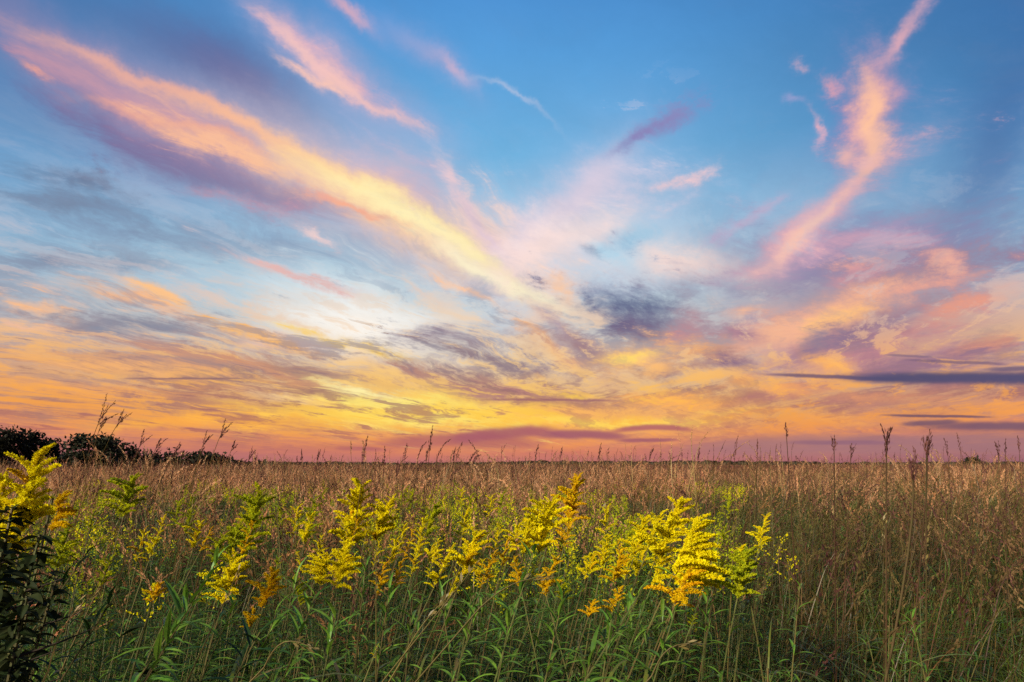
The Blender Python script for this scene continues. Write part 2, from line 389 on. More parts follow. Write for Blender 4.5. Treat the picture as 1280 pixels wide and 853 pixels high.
def add_stroke(G, F, col, s):
    x0, y0, mid, x1, y1, w, c, al, f = s
    C, t, n, h, hh, wl, m, box = stroke_frame(s)
    vec, E, N = F[f]
    ta = (t.x / hh, t.y / hh, -(C.dot(t)) / hh)
    nb = (n.x / wl, n.y / wl, -(C.dot(n) + m) / wl)
    a = G.v('DOT_PRODUCT', vec, ta); b = G.v('DOT_PRODUCT', vec, nb)
    a2 = G.m('MULTIPLY', a, a)
    if mid: b = G.m('MULTIPLY_ADD', a2, m / wl * (hh / h) ** 2, b)
    d2 = G.m('MULTIPLY_ADD', b, b, G.m('MULTIPLY', a2, a2) if f in 'bsrt' else a2)
    if f == 'b': d2 = G.m('MULTIPLY', d2, d2)
    if E is not None: d2 = G.m('MULTIPLY', d2, E)
    if N is not None:
        g = G.m('MULTIPLY', G.m('POWER', 0.36788, d2), N)
        fac = G.m('MULTIPLY', g, min(al * 1.15, 1.0), clamp=True)
    else:
        fac = G.m('POWER', 0.36788, G.m('ADD', d2, -math.log(al)))
    return G.mix(fac, col, rgb(c))
def sky_cell(strokes):
    g = bpy.data.node_groups.new('sky_cell', 'ShaderNodeTree')
    for nm, ty, _ in GI: g.interface.new_socket(nm, in_out='INPUT', socket_type='NodeSocket' + ty)
    g.interface.new_socket('Colour', in_out='OUTPUT', socket_type='NodeSocketColor')
    G = Graph(g); i = G.node('NodeGroupInput').outputs
    F = {'t': (i['P'], i['E_m'], None), 's': (i['P'], i['E_s'], i['N_s']), 'r': (i['P'], i['E_r'], i['N_r']), 'p': (i['P'], i['E_p'], i['N_p']),
         'b': (i['PS'], None, None), 'h': (i['P'], None, None), 'q': (i['P'], i['E_p'], None)}
    c = i['Base']
    for s in [q for q in strokes if q[8] != 'b']: c = add_stroke(G, F, c, s)
    c = G.mix(i['KS'], c, i['Shade']); c = G.mix(i['KL'], c, i['Lit'])      # broken texture of the low cloud
    for s in [q for q in strokes if q[8] == 'b']: c = add_stroke(G, F, c, s)
    G.l.new(c, G.node('NodeGroupOutput').inputs[0])
    nd = W.node('ShaderNodeGroup'); nd.node_tree = g
    for nm, ty, sock in GI: W.l.new(sock, nd.inputs[nm])
    return nd.outputs[0]
fib = W.remap(W.m('MULTIPLY_ADD', mott, 0.6, W.m('MULTIPLY', puffs, 0.4)), 0.36, 0.64, 0.93, 1.07)
fibv = W.xyz(fib, fib, fib)
below = W.remap(dz, -0.03, -0.002, 1.0, 0.0, True)
back = W.remap(dy, -0.1, 0.35, 1.0, 0.0, True)
east = W.ramp(up, [(0.0, (84, 72, 96)), (0.08, (104, 86, 112)), (0.2, (84, 92, 130)), (0.4, (58, 84, 134)), (1.0, (26, 58, 112))])
# each patch of sky evaluates only the clouds that reach into it
XS = [stereo(x, 300).x for x in (220, 440, 660, 880, 1080)]
ZS = [stereo(640, y).y for y in (430, 230)]
def finish(c):
    c = W.mix(1.0, c, fibv, 'MULTIPLY'); c = W.mix(back, c, east); c = W.mix(below, c, (0.03, 0.025, 0.02, 1))
    b = W.node('ShaderNodeBackground'); W.put(b.inputs[0], c); return b.outputs[0]
def switch(val, thr, low, high):
    nd = W.node('ShaderNodeMixShader'); W.put(nd.inputs[0], W.m('GREATER_THAN', val, thr))
    W.l.new(low, nd.inputs[1]); W.l.new(high, nd.inputs[2]); return nd.outputs[0]
BX = [(s, stroke_frame(s)[7]) for s in STROKES]
ex_, ez_ = [-9] + XS + [9], [-9] + ZS + [9]
def tree(i0, i1, j0, j1):
    if i1 - i0 == 1 and j1 - j0 == 1:
        return finish(sky_cell([s for s, b in BX if b[0] < ex_[i1] and b[1] > ex_[i0] and b[2] < ez_[j1] and b[3] > ez_[j0]]))
    if i1 - i0 >= j1 - j0:
        k = (i0 + i1) // 2; return switch(sx_, ex_[k], tree(i0, k, j0, j1), tree(k, i1, j0, j1))
    k = (j0 + j1) // 2; return switch(sz_, ez_[k], tree(i0, i1, j0, k), tree(i0, i1, k, j1))
front = tree(0, 6, 0, 3)
bgE = W.node('ShaderNodeBackground'); W.put(bgE.inputs[0], W.mix(below, east, (0.03, 0.025, 0.02, 1)))
W.l.new(switch(dy, -0.1, bgE.outputs[0], front), W.node('ShaderNodeOutputWorld').inputs[0])
world.cycles.sampling_method = 'MANUAL'
world.cycles.sample_map_resolution = 512

# ------------------------------------------------------------------ materials
def plant_mat(name, c1, c2, rough=0.6, spec=0.3, trans=0.25, patch=None, sat=0.35, fine=60.0):
    """c1/c2: two base colours mixed by plant and along it; patch: a third colour that takes over in broad drifts of the field."""
    m = bpy.data.materials.new(name); m.use_nodes = True; t = m.node_tree; t.nodes.clear(); G = Graph(t)
    rnd = G.node('ShaderNodeObjectInfo').outputs['Random']
    pos = G.node('ShaderNodeNewGeometry').outputs['Position']
    n1 = G.noise(pos, fine, 2.0, 0.6)
    f = G.m('ADD', G.m('MULTIPLY', rnd, 0.6), G.remap(n1, 0.3, 0.7, -0.15, 0.55), clamp=True)
    c = G.mix(f, rgb(c1), rgb(c2))
    if patch:
        n2 = G.noise(pos, 0.55, 3.0, 0.6)
        c = G.mix(G.remap(n2, 0.42, 0.62, 0.0, 0.8, True), c, rgb(patch))
    hsv = G.node('ShaderNodeHueSaturation')
    G.put(hsv.inputs['Value'], G.remap(G.m('FRACT', G.m('MULTIPLY', rnd, 17.3)), 0.0, 1.0, 1.0 - sat, 1.0 + sat)); G.put(hsv.inputs['Color'], c)
    p = G.node('ShaderNodeBsdfPrincipled')
    G.put(p.inputs['Base Color'], hsv.outputs[0]); p.inputs['Roughness'].default_value = rough
    p.inputs['Specular IOR Level'].default_value = spec
    out = G.node('ShaderNodeOutputMaterial')
    if trans > 0:
        tr = G.node('ShaderNodeBsdfTranslucent'); G.put(tr.inputs[0], hsv.outputs[0])
        mx = G.node('ShaderNodeMixShader'); mx.inputs[0].default_value = trans
        G.l.new(p.outputs[0], mx.inputs[1]); G.l.new(tr.outputs[0], mx.inputs[2]); G.l.new(mx.outputs[0], out.inputs[0])
    else: G.l.new(p.outputs[0], out.inputs[0])
    return m
MAT = {
 'straw': plant_mat('straw', (174,146,84), (130,104,58), 0.5, 0.4, 0.1, (112,98,48)),
 'stalk_dark': plant_mat('stalk_dark', (84,74,36), (96,60,42), 0.6, 0.3, 0.1),
 'stalk': plant_mat('stalk', (104,96,40), (128,78,50), 0.5, 0.4, 0.1),
 'plume': plant_mat('plume', (226,172,118), (204,130,94), 0.8, 0.1, 0.35, (180,128,74), 0.4),
 'plume_pink': plant_mat('plume_pink', (238,190,138), (216,146,104), 0.8, 0.1, 0.4, (220,162,110), 0.3),
 'plume_rust': plant_mat('plume_rust', (160,124,82), (128,92,62), 0.8, 0.1, 0.3, (98,94,44), 0.4),
 'plume_far': plant_mat('plume_far', (176,116,88), (140,88,70), 0.8, 0.1, 0.3, (124,96,56), 0.35),
 'plume_dark': plant_mat('plume_dark', (120,76,62), (92,58,56), 0.8, 0.1, 0.2),
 'blade': plant_mat('blade', (92,114,30), (118,112,40), 0.40, 0.5, 0.3, (112,96,38)),
 'blade_green': plant_mat('blade_green', (84,118,34), (110,130,44), 0.36, 0.6, 0.3, (112,112,38)),
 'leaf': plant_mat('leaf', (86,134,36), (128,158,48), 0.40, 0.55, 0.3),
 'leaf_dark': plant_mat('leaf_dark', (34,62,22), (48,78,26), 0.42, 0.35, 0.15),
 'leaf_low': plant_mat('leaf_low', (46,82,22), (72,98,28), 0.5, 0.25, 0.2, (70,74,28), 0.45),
 'leaf_shade': plant_mat('leaf_shade', (34,48,20), (54,56,26), 0.65, 0.1, 0.15),  # broad leaves with deep shade put into the base colour
 'stem': plant_mat('stem', (96,108,52), (110,84,50), 0.5, 0.4, 0.0),
 'yellow': plant_mat('yellow', (252,238,16), (250,224,12), 0.75, 0.1, 0.35, None, 0.12),
 'yellow_orange': plant_mat('yellow_orange', (250,216,14), (240,188,16), 0.75, 0.1, 0.35, None, 0.12),
 'yellow_green': plant_mat('yellow_green', (218,210,20), (162,178,30), 0.75, 0.1, 0.35, None, 0.15),
 'rust': plant_mat('rust', (190,104,40), (150,70,52), 0.8, 0.1, 0.2),
 'crown': plant_mat('crown', (44,48,28), (56,50,32), 0.7, 0.2, 0.2, None, 0.3, 2.0),
 'bark': plant_mat('bark', (70,58,46), (50,42,36), 0.9, 0.1, 0.0),
 'far': plant_mat('far', (62,60,44), (76,62,48), 0.9, 0.05, 0.0, None, 0.2, 0.3),
}
def ground_mat():
    m = bpy.data.materials.new('prairie_soil'); m.use_nodes = True; G = Graph(m.node_tree); p = m.node_tree.nodes['Principled BSDF']
    pos = G.node('ShaderNodeNewGeometry').outputs['Position']
    c = G.mix(G.remap(G.noise(pos, 14.0, 6.0, 0.7), 0.35, 0.65, 0, 1), rgb((44,36,24)), rgb((78,62,38)))
    c = G.mix(G.remap(G.noise(pos, 0.08, 3.0), 0.4, 0.6, 0, 1), c, rgb((92,66,44)))
    G.put(p.inputs['Base Color'], c); p.inputs['Roughness'].default_value = 0.95
    b = G.node('ShaderNodeBump'); b.inputs['Strength'].default_value = 0.6; b.inputs['Distance'].default_value = 0.03
    G.put(b.inputs['Height'], G.noise(pos, 30.0, 5.0)); G.l.new(b.outputs[0], p.inputs['Normal'])
    return m

# ------------------------------------------------------------------ mesh helpers
class MB:
    def __init__(self): self.v = []; self.f = []; self.mi = []; self.mats = []
    def slot(self, mat):
        if mat not in self.mats: self.mats.append(mat)
        return self.mats.index(mat)
    def ribbon(self, pts, widths, side, mat, fold=0.0):
        """a blade along pts; it ends in a point when the last width is 0"""
        s = self.slot(mat); b = len(self.v); n = len(pts); idx = []
        for i, (p, w) in enumerate(zip(pts, widths)):
            if w <= 1e-6: self.v.append(tuple(p)); idx.append((len(self.v) - 1,))
            else:
                self.v.append(tuple(p - side * w)); self.v.append(tuple(p + side * w)); idx.append((len(self.v) - 2, len(self.v) - 1))
        for a, c in zip(idx, idx[1:]):
            if len(a) == 2 and len(c) == 2: self.f.append((a[0], a[1], c[1], c[0]))
            elif len(a) == 2: self.f.append((a[0], a[1], c[0]))
            elif len(c) == 2: self.f.append((a[0], c[1], c[0]))
            else: continue
            self.mi.append(s)
    def tube(self, pts, radii, mat, n=3):
        s = self.slot(mat); rings = []
        for i, (p, r) in enumerate(zip(pts, radii)):
            d = (pts[min(i + 1, len(pts) - 1)] - pts[max(i - 1, 0)]).normalized()
            u = d.cross(Vector((0.3, 1, 0.1))).normalized(); w = d.cross(u)
            rings.append(len(self.v))
            for k in range(n):
                a = 2 * math.pi * k / n
                self.v.append(tuple(p + (u * math.cos(a) + w * math.sin(a)) * r))
        for a, c in zip(rings, rings[1:]):
            for k in range(n):
                self.f.append((a + k, a + (k + 1) % n, c + (k + 1) % n, c + k)); self.mi.append(s)
    def poly(self, pts, mat):
        s = self.slot(mat); b = len(self.v)
        for p in pts: self.v.append(tuple(p))
        self.f.append(tuple(range(b, b + len(pts)))); self.mi.append(s)
    def mesh(self, name):
        me = bpy.data.meshes.new(name); me.from_pydata(self.v, [], self.f)
        for m in self.mats: me.materials.append(MAT[m])
        me.polygons.foreach_set('material_index', self.mi); me.update()
        return me
def rv(rg, s=1.0): return Vector((rg.gauss(0, s), rg.gauss(0, s), rg.gauss(0, s)))
def curve(p0, d0, length, n, bend, rg=None, jit=0.0):
    """points from p0 along d0, each step turned by the vector bend"""
    pts = [p0.copy()]; d = d0.normalized(); st = length / n
    for i in range(n):
        d = (d + bend / n + (rv(rg, jit) if rg else Vector())).normalized()
        pts.append(pts[-1] + d * st)
    return pts
def along(pts, t):
    x = t * (len(pts) - 1); i = min(int(x), len(pts) - 2); return pts[i].lerp(pts[i + 1], x - i), (pts[i + 1] - pts[i]).normalized()
def add_blade(mb, p0, az, length, up_, droop, width, mat, segs=5):
    h = Vector((math.cos(az), math.sin(az), 0))
    d = h * math.sqrt(max(0, 1 - up_ * up_)) + Vector((0, 0, up_))
    pts = curve(p0, d, length, segs, h * droop * 0.5 + Vector((0, 0, -droop * 1.5)))
    side = Vector((-h.y, h.x, 0)).lerp(Vector((0, 0, 1)), 0.12).normalized()
    w = [width * (0.6 + 0.4 * min(1, 3 * t)) * (1 - t ** 2.2) for t in [i / segs for i in range(segs + 1)]]
    mb.ribbon(pts, w, side, mat); return pts
def add_leaf(mb, p0, az, length, up_, droop, width, mat, segs=4):
    """a lance-shaped leaf folded along its midrib"""
    h = Vector((math.cos(az), math.sin(az), 0))
    d = h * math.sqrt(max(0, 1 - up_ * up_)) + Vector((0, 0, up_))
    pts = curve(p0, d, length, segs, h * droop * 0.3 + Vector((0, 0, -droop)))
    side = Vector((-h.y, h.x, 0)); s = mb.slot(mat); b = len(mb.v)
    for i, p in enumerate(pts):
        t = i / segs; w = width * (math.sin(math.pi * min(1, 0.08 + 0.92 * t) ** 0.75)) ** 0.9 if 0 < i < segs else 0.001
        lift = Vector((0, 0, w * 0.45))
        mb.v += [tuple(p - side * w + lift), tuple(p), tuple(p + side * w + lift)]
    for i in range(segs):
        a = b + 3 * i
        mb.f += [(a, a + 1, a + 4, a + 3), (a + 1, a + 2, a + 5, a + 4)]; mb.mi += [s, s]
def add_plume(mb, pts, t0, n, size, mat, rg, spread=0.6, width=0.12):
    """small spikelets round the upper part of a stalk"""
    for i in range(n):
        t = t0 + (1 - t0) * (i + rg.random()) / n
        p, d = along(pts, t)
        u = (t - t0) / (1 - t0); env = math.sin(math.pi * min(1, 0.15 + 0.85 * u)) ** 0.6
        o = (d + rv(rg, spread) * (0.3 + 0.7 * env)).normalized(); p = p + rv(rg, size * .22 * env)
        L = size * (0.6 + 0.8 * rg.random()) * (0.55 + 0.45 * env)
        side = o.cross(rv(rg)).normalized() * L * width * (0.7 + 0.6 * rg.random())
        q = p + o * L * 0.15
        mb.poly([p, q + o * L * 0.4 + side, p + o * L, q + o * L * 0.4 - side], mat)

# ------------------------------------------------------------------ objects: naming helpers
COL = SC.collection
def tag(o, label=None, cat=None, group=None, kind=None):
    for k, v in (('label', label), ('category', cat), ('group', group), ('kind', kind)):
        if v: o[k] = v
    return o
def obj(name, me, parent=None, loc=None, rot=None, scl=None):
    o = bpy.data.objects.new(name, me); COL.objects.link(o)
    if parent: o.parent = parent
    if loc is not None: o.location = loc
    if rot is not None: o.rotation_euler = rot
    if scl is not None: o.scale = (scl, scl, scl) if isinstance(scl, (int, float)) else scl
    return o
def place(px, py, D): return Vector(((px - 640) / FPX * D, D, EYE + (HORIZON - py) / FPX * D))   # where a point of the photograph stands at distance D

# ground: one sheet to the horizon, slightly uneven
rg = random.Random(3)
gv = []; gf = []
rings = [0, 1, 2, 3, 4.5, 6.5, 9, 13, 19, 28, 42, 65, 100, 160, 260, 450, 800, 1500, 3000, 6000]
NS = 96
for r in rings[1:]:
    for k in range(NS):
        a = 2 * math.pi * k / NS
        z = 0.05 * math.sin(r * 1.3 * math.cos(a)) * math.sin(r * 1.1 * math.sin(a) + 1) if r < 300 else 0.0
        gv.append((r * math.cos(a), r * math.sin(a), z))
gv.append((0, 0, 0)); c0 = len(gv) - 1
for k in range(NS): gf.append((c0, k, (k + 1) % NS))
for j in range(len(rings) - 2):
    for k in range(NS):
        a = j * NS; b = a + NS; gf.append((a + k, b + k, b + (k + 1) % NS, a + (k + 1) % NS))
gm = bpy.data.meshes.new('ground'); gm.from_pydata(gv, [], gf); gm.materials.append(ground_mat())
tag(obj('ground', gm), kind='structure')

# ------------------------------------------------------------------ the mass of the prairie: clumps scattered by geometry nodes
def scatter(name, label, sources, pts):
    """pts: (x, y, z, yaw, lean, scale, source index). One object; sources live outside the scene."""
    c = bpy.data.collections.new(name + '_sources')
    for i, me in enumerate(sources):
        c.objects.link(bpy.data.objects.new('%s_source_%02d' % (name, i), me))
    me = bpy.data.meshes.new(name); me.from_pydata([p[:3] for p in pts], [], [])
    rot = []; 
    for p in pts:
        e = (Matrix.Rotation(p[4], 3, 'Y') @ Matrix.Rotation(p[3], 3, 'Z')).to_euler(); rot += [e.x, e.y, e.z]
    a = me.attributes.new('rot', 'FLOAT_VECTOR', 'POINT'); a.data.foreach_set('vector', rot)
    a = me.attributes.new('scl', 'FLOAT', 'POINT'); a.data.foreach_set('value', [p[5] for p in pts])
    a = me.attributes.new('idx', 'INT', 'POINT'); a.data.foreach_set('value', [p[6] for p in pts])
    o = obj(name, me)
    g = bpy.data.node_groups.new(name + '_scatter', 'GeometryNodeTree')
    g.interface.new_socket('Geometry', in_out='INPUT', socket_type='NodeSocketGeometry')
    g.interface.new_socket('Geometry', in_out='OUTPUT', socket_type='NodeSocketGeometry')
    N = g.nodes.new; L = g.links.new
    gi = N('NodeGroupInput'); go = N('NodeGroupOutput'); ip = N('GeometryNodeInstanceOnPoints'); ci = N('GeometryNodeCollectionInfo')
    ci.inputs['Collection'].default_value = c; ci.inputs['Separate Children'].default_value = True; ci.inputs['Reset Children'].default_value = True
    def attr(nm, ty):
        n = N('GeometryNodeInputNamedAttribute'); n.data_type = ty; n.inputs[0].default_value = nm
        return [s for s in n.outputs if s.enabled and s.name == 'Attribute'][0]
    er = N('FunctionNodeEulerToRotation'); L(attr('rot', 'FLOAT_VECTOR'), er.inputs[0])
    L(gi.outputs[0], ip.inputs['Points']); L(ci.outputs[0], ip.inputs['Instance']); ip.inputs['Pick Instance'].default_value = True
    L(attr('idx', 'INT'), ip.inputs['Instance Index']); L(er.outputs[0], ip.inputs['Rotation']); L(attr('scl', 'FLOAT'), ip.inputs['Scale'])
    L(ip.outputs[0], go.inputs[0])
    md = o.modifiers.new('scatter', 'NODES'); md.node_group = g
    return tag(o, label, 'grass', kind='stuff')

def tawny_clump(seed, n, rad, h0, h1, plume_n, plume='plume', blades=3, blade_mat='blade', sz=0.026, pshare=0.62, ws=1.0, pl=1.0, st=('straw', 'stalk')):
    r = random.Random(seed); mb = MB()
    for i in range(n):
        a = r.random() * 6.283; q = rad * math.sqrt(r.random()); p0 = Vector((q * math.cos(a), q * math.sin(a), 0))
        H = r.uniform(h0, h1); d = Vector((r.gauss(0.05, 0.08), r.gauss(0, 0.08), 1))
        pts = curve(p0, d, H, 6, Vector((r.gauss(0.18, 0.2), r.gauss(0, 0.2), -0.05)))
        if r.random() < pshare:
            tip = curve(pts[-1], pts[-1] - pts[-2], r.uniform(.15, .27) * pl, 4, Vector((r.gauss(0.55, 0.4), r.gauss(0, 0.3), -0.25)))
            mb.ribbon(pts + tip[1:], [0.0022 * ws] * 7 + [0.0012 * ws] * 3 + [0], Vector((math.cos(a), math.sin(a), 0)), st[0] if r.random() < 0.6 else st[1])
            add_plume(mb, tip, 0.0, plume_n, sz, plume if r.random() < 0.85 else 'plume_dark', r, 0.26, 0.17)
        else: mb.ribbon(pts, [0.0022] * 5 + [0.0012, 0], Vector((math.cos(a), math.sin(a), 0)), st[0])
        for k in range(blades):
            t = r.uniform(0.15, 0.8); b, _ = along(pts, t)
            add_blade(mb, b, r.random() * 6.283, r.uniform(.22, .5), r.uniform(.5, .95), r.uniform(.5, 1.8), r.uniform(.002, .0042),
                      blade_mat if r.random() < 0.75 else st[0], 4)
    return mb.mesh('tawny_clump')
def blade_clump(seed, n, rad, h0, h1, mats=('blade_green', 'blade', 'straw')):
    r = random.Random(seed); mb = MB()
    for i in range(n):
        a = r.random() * 6.283; q = rad * math.sqrt(r.random()); p0 = Vector((q * math.cos(a), q * math.sin(a), 0))
        add_blade(mb, p0, r.random() * 6.283, r.uniform(h0, h1), r.uniform(.85, .995), r.uniform(.1, 1.5), r.uniform(.0028, .006), mats[min(2, int(r.random() ** 1.6 * 3))], 6)
    return mb.mesh('blade_clump')
def forb_mesh(seed, H, n, leaf_l, mat='leaf', naked=0.25):
    r = random.Random(seed); mb = MB()
    pts = curve(Vector((0, 0, 0)), Vector((r.gauss(0.03, .04), r.gauss(0, .05), 1)), H, 6, Vector((r.gauss(.12, .1), r.gauss(0, .1), 0)))
    mb.tube(pts, [0.0035, .0032, .003, .0028, .0024, .0018, .0008], 'stem', 3)
    for i in range(n):
        t = naked + (1 - naked) * (i + .5) / n; p, d = along(pts, t)
        L = leaf_l * (1.0 - 0.55 * t) * r.uniform(.75, 1.2)
        add_leaf(mb, p, i * 2.4 + r.gauss(0, .3), L, r.uniform(.3, .75), r.uniform(.3, 1.1), L * r.uniform(.07, .10), mat, 3)
    return mb.mesh('forb')
def forb_clump(seed, n, rad, h0, h1, nl, leaf_l, mat='leaf'):
    r = random.Random(seed); mb = MB()
    for k in range(n):
        a = r.random() * 6.283; q = rad * math.sqrt(r.random()); H = r.uniform(h0, h1)
        pts = curve(Vector((q * math.cos(a), q * math.sin(a), 0)), Vector((r.gauss(0.04, .07), r.gauss(0, .07), 1)), H, 5, Vector((r.gauss(.15, .12), r.gauss(0, .1), 0)))
        mb.tube(pts, [0.003, .003, .0026, .0022, .0016, .0006], 'stem', 3)
        for i in range(nl):
            t = 0.2 + 0.8 * (i + .5) / nl; p, d = along(pts, t); L = leaf_l * (1.05 - 0.6 * t) * r.uniform(.7, 1.2)
            add_leaf(mb, p, i * 2.4 + r.gauss(0, .4), L, r.uniform(.3, .8), r.uniform(.2, 1.2), L * r.uniform(.045, .065), mat, 3)
    return mb.mesh('forb_clump')

def budding_clump(seed, n, rad):
    r = random.Random(seed); mb = MB()
    for k in range(n):
        a = r.random() * 6.283; q = rad * math.sqrt(r.random()); H = r.uniform(.95, 1.22)
        p_ = curve(Vector((q * math.cos(a), q * math.sin(a), 0)), Vector((r.gauss(0.04, .05), r.gauss(0, .05), 1)), H, 5, Vector((r.gauss(.15, .1), r.gauss(0, .1), 0)))
        mb.tube(p_, [0.003, .003, .0026, .0022, .0016, .0006], 'stem', 3)
        for i in range(20):
            t = 0.35 + 0.5 * (i + .5) / 20; p, d = along(p_, t)
            add_leaf(mb, p, i * 2.4, .09 * r.uniform(.7, 1.2), r.uniform(.3, .8), r.uniform(.2, 1.2), .0065, 'leaf', 2)
        for i in range(8):
            u = i / 8; p, d = along(p_, 1 - .16 * u); az = i * 2.4 + r.random()
            sp = curve(p, Vector((math.cos(az), math.sin(az), .9 + 1.5 * (1 - u))), .05 + .06 * u, 3, Vector((0, 0, -.6)))
            add_plume(mb, sp, 0, 9, .017, 'yellow_green' if seed % 4 else 'yellow', r, .8, .3)
    return mb.mesh('budding_clump')
def wedge(r, d0, d1, half=0.98):
    """a random spot in the field of view (and a good way past it) between two distances"""
    y = math.sqrt(r.uniform(d0 * d0, d1 * d1)); x = r.uniform(-half, half) * (y + 0.8); return x, y
rg = random.Random(11)
# canopy: lower near the camera, tawny everywhere, greener to the right and close by
tc_near = [tawny_clump(100 + i, 8, .16, .78, 1.10, 34, blades=4) for i in range(8)]
tc_mid = [tawny_clump(140 + i, 12, .26, .85, 1.22, 22, blades=4, sz=0.032) for i in range(7)] + [tawny_clump(160, 5, .3, 1.50, 1.84, 16, blades=3, sz=0.022, pshare=.95, ws=1.5)]
tc_far = [tawny_clump(180 + i, 26, .6, .95, 1.32, 10, blades=2, sz=0.06, pshare=.7, plume='plume_far') for i in range(5)] + [tawny_clump(190, 7, .6, 1.5, 1.95, 14, blades=1, sz=0.04, pshare=.95, plume='plume_far', ws=2.5)]
tc_pink = [tawny_clump(260 + i, 7, .2, 1.05, 1.32, 46, blades=3, sz=0.026, pshare=.95, plume='plume_pink', pl=1.15, ws=1.2) for i in range(4)]
tc_right = [tawny_clump(240 + i, 11, .2, .85, 1.18, 24, blades=6, blade_mat='blade_green', sz=0.026, pshare=.5, plume='plume_rust', pl=.9, st=('stalk_dark', 'stalk')) for i in range(5)]
pts = []
def yaw(): return rg.random() * 6.283
def lean(x): return rg.gauss(0.10 - 0.05 * max(-1, min(1, x / 6)), 0.06)
from mathutils import noise as mnoise
def patchy(x, y, f, o): return mnoise.noise(Vector((x * f, y * f, o)))
for i in range(1150):
    x, y = wedge(rg, 2.4, 7.0)
    keep = min(1, max(0.04, (y - 2.6) / 2.6)) if x / y < .40 else min(1, max(.12, (y - 1.8) / 2.6))
    if rg.random() > keep * (.55 if x / y < .4 else .85) or patchy(x, y, .9, 3) < -.15: continue
    pts.append((x, y, 0, yaw(), lean(x), rg.uniform(.80, 1.0) + 0.03 * (y - 3) + .10 * patchy(x, y, .8, 0), rg.randrange(8) if rg.random() > .25 + 1.3 * (x / y > .3) else 22 + rg.randrange(5)))
for i in range(4200):
    x, y = wedge(rg, 6.0, 26.0)
    if patchy(x, y, .45, 7) < -.10 - .02 * (y - 6) + (.10 if x / y < .4 else 0) and y < 18: continue
    pts.append((x, y, 0, yaw(), lean(x), rg.uniform(.84, 1.08) + .16 * patchy(x, y, .35, 0) + (.10 if rg.random() < .10 else 0), (8 + (7 if rg.random() < .10 else rg.randrange(7))) if rg.random() > .25 + .45 * (x / y > .3) else 22 + rg.randrange(5)))
for i in range(2300):
    x, y = wedge(rg, 5.5, 24.0)
    if patchy(x, y, .4, 90) < (-.10 if x / y < .3 else .12) + (.2 if y < 8 else 0): continue
    pts.append((x, y, 0, yaw(), lean(x) + .05, rg.uniform(.85, 1.08) + (rg.uniform(.12, .30) if rg.random() < .22 and y > 7 else 0), 27 + rg.randrange(4)))
for i in range(9000):
    x, y = wedge(rg, 22.0, 120.0, .92)
    pts.append((x, y, 0, yaw(), lean(x) * .6, rg.uniform(.88, 1.05) + .15 * patchy(x, y, .12, 0) + (.14 if rg.random() < .06 else 0), 16 + (5 if rg.random() < .12 else rg.randrange(5))))
scatter('prairie_grass', 'tawny prairie grass with fluffy seed heads filling the whole field', tc_near + tc_mid + tc_far + tc_right + tc_pink, pts)
print('tawny', len(pts))
bc = [blade_clump(300 + i, 22, .14, .45, 1.05) for i in range(8)]
pts = []
for i in range(3200):
    x, y = wedge(rg, 1.0, 7.5)
    if patchy(x, y, 1.1, 30) < -.15: continue
    s = rg.uniform(.7, 1.05) if y > 2.2 else rg.uniform(.5, .85)
    pts.append((x, y, 0, yaw(), lean(x), s, rg.randrange(8)))
for i in range(2200):
    x, y = wedge(rg, 5, 14.0); pts.append((x, y, 0, yaw(), lean(x), rg.uniform(.9, 1.25), rg.randrange(8)))
scatter('green_grass', 'green and straw coloured grass blades low among the prairie plants', bc, pts)
fc = [forb_clump(400 + i, 4, .13, .75, 1.12, 30, .14, 'leaf_low' if i % 3 else 'leaf') for i in range(6)] + [forb_clump(420 + i, 4, .14, .6, .95, 26, .13, 'leaf_dark') for i in range(3)]
pts = []
for i in range(620):
    x, y = wedge(rg, 1.6, 3.4, .62)
    if x / y > .40: continue
    pts.append((x, y, 0, yaw(), lean(x) + .05, rg.uniform(.82, 1.0) if y > 2.2 else rg.uniform(.62, .82), rg.choice((0, 1, 2, 3, 4, 5, 6, 7, 8))))
for i in range(1000):
    x, y = wedge(rg, 1.5, 6.5)
    if patchy(x, y, 1.3, 20) < -.22: continue
    if x / y > 0.38 and rg.random() < 0.55: continue
    s = rg.uniform(.75, 1.08) if y > 2.2 else rg.uniform(.55, .8)
    pts.append((x, y, 0, yaw(), lean(x), s, rg.randrange(9)))
for i in range(2600):
    x, y = wedge(rg, 5, 18.0); pts.append((x, y, 0, yaw(), lean(x), rg.uniform(.9, 1.12), rg.randrange(6)))
for i in range(2700):
    x, y = wedge(rg, 2.8, 16.0)
    if patchy(x, y, .6, 50) < (-.10 if x / y < .36 else .60) + .012 * y: continue
    pts.append((x, y, 0, yaw(), lean(x), rg.uniform(.88, 1.04), 9 + rg.randrange(4)))
fc += [budding_clump(460 + i, 3, .16) for i in range(4)]
scatter('leafy_undergrowth', 'green leafy forb stems crowded between the grasses', fc, pts)['category'] = 'undergrowth'

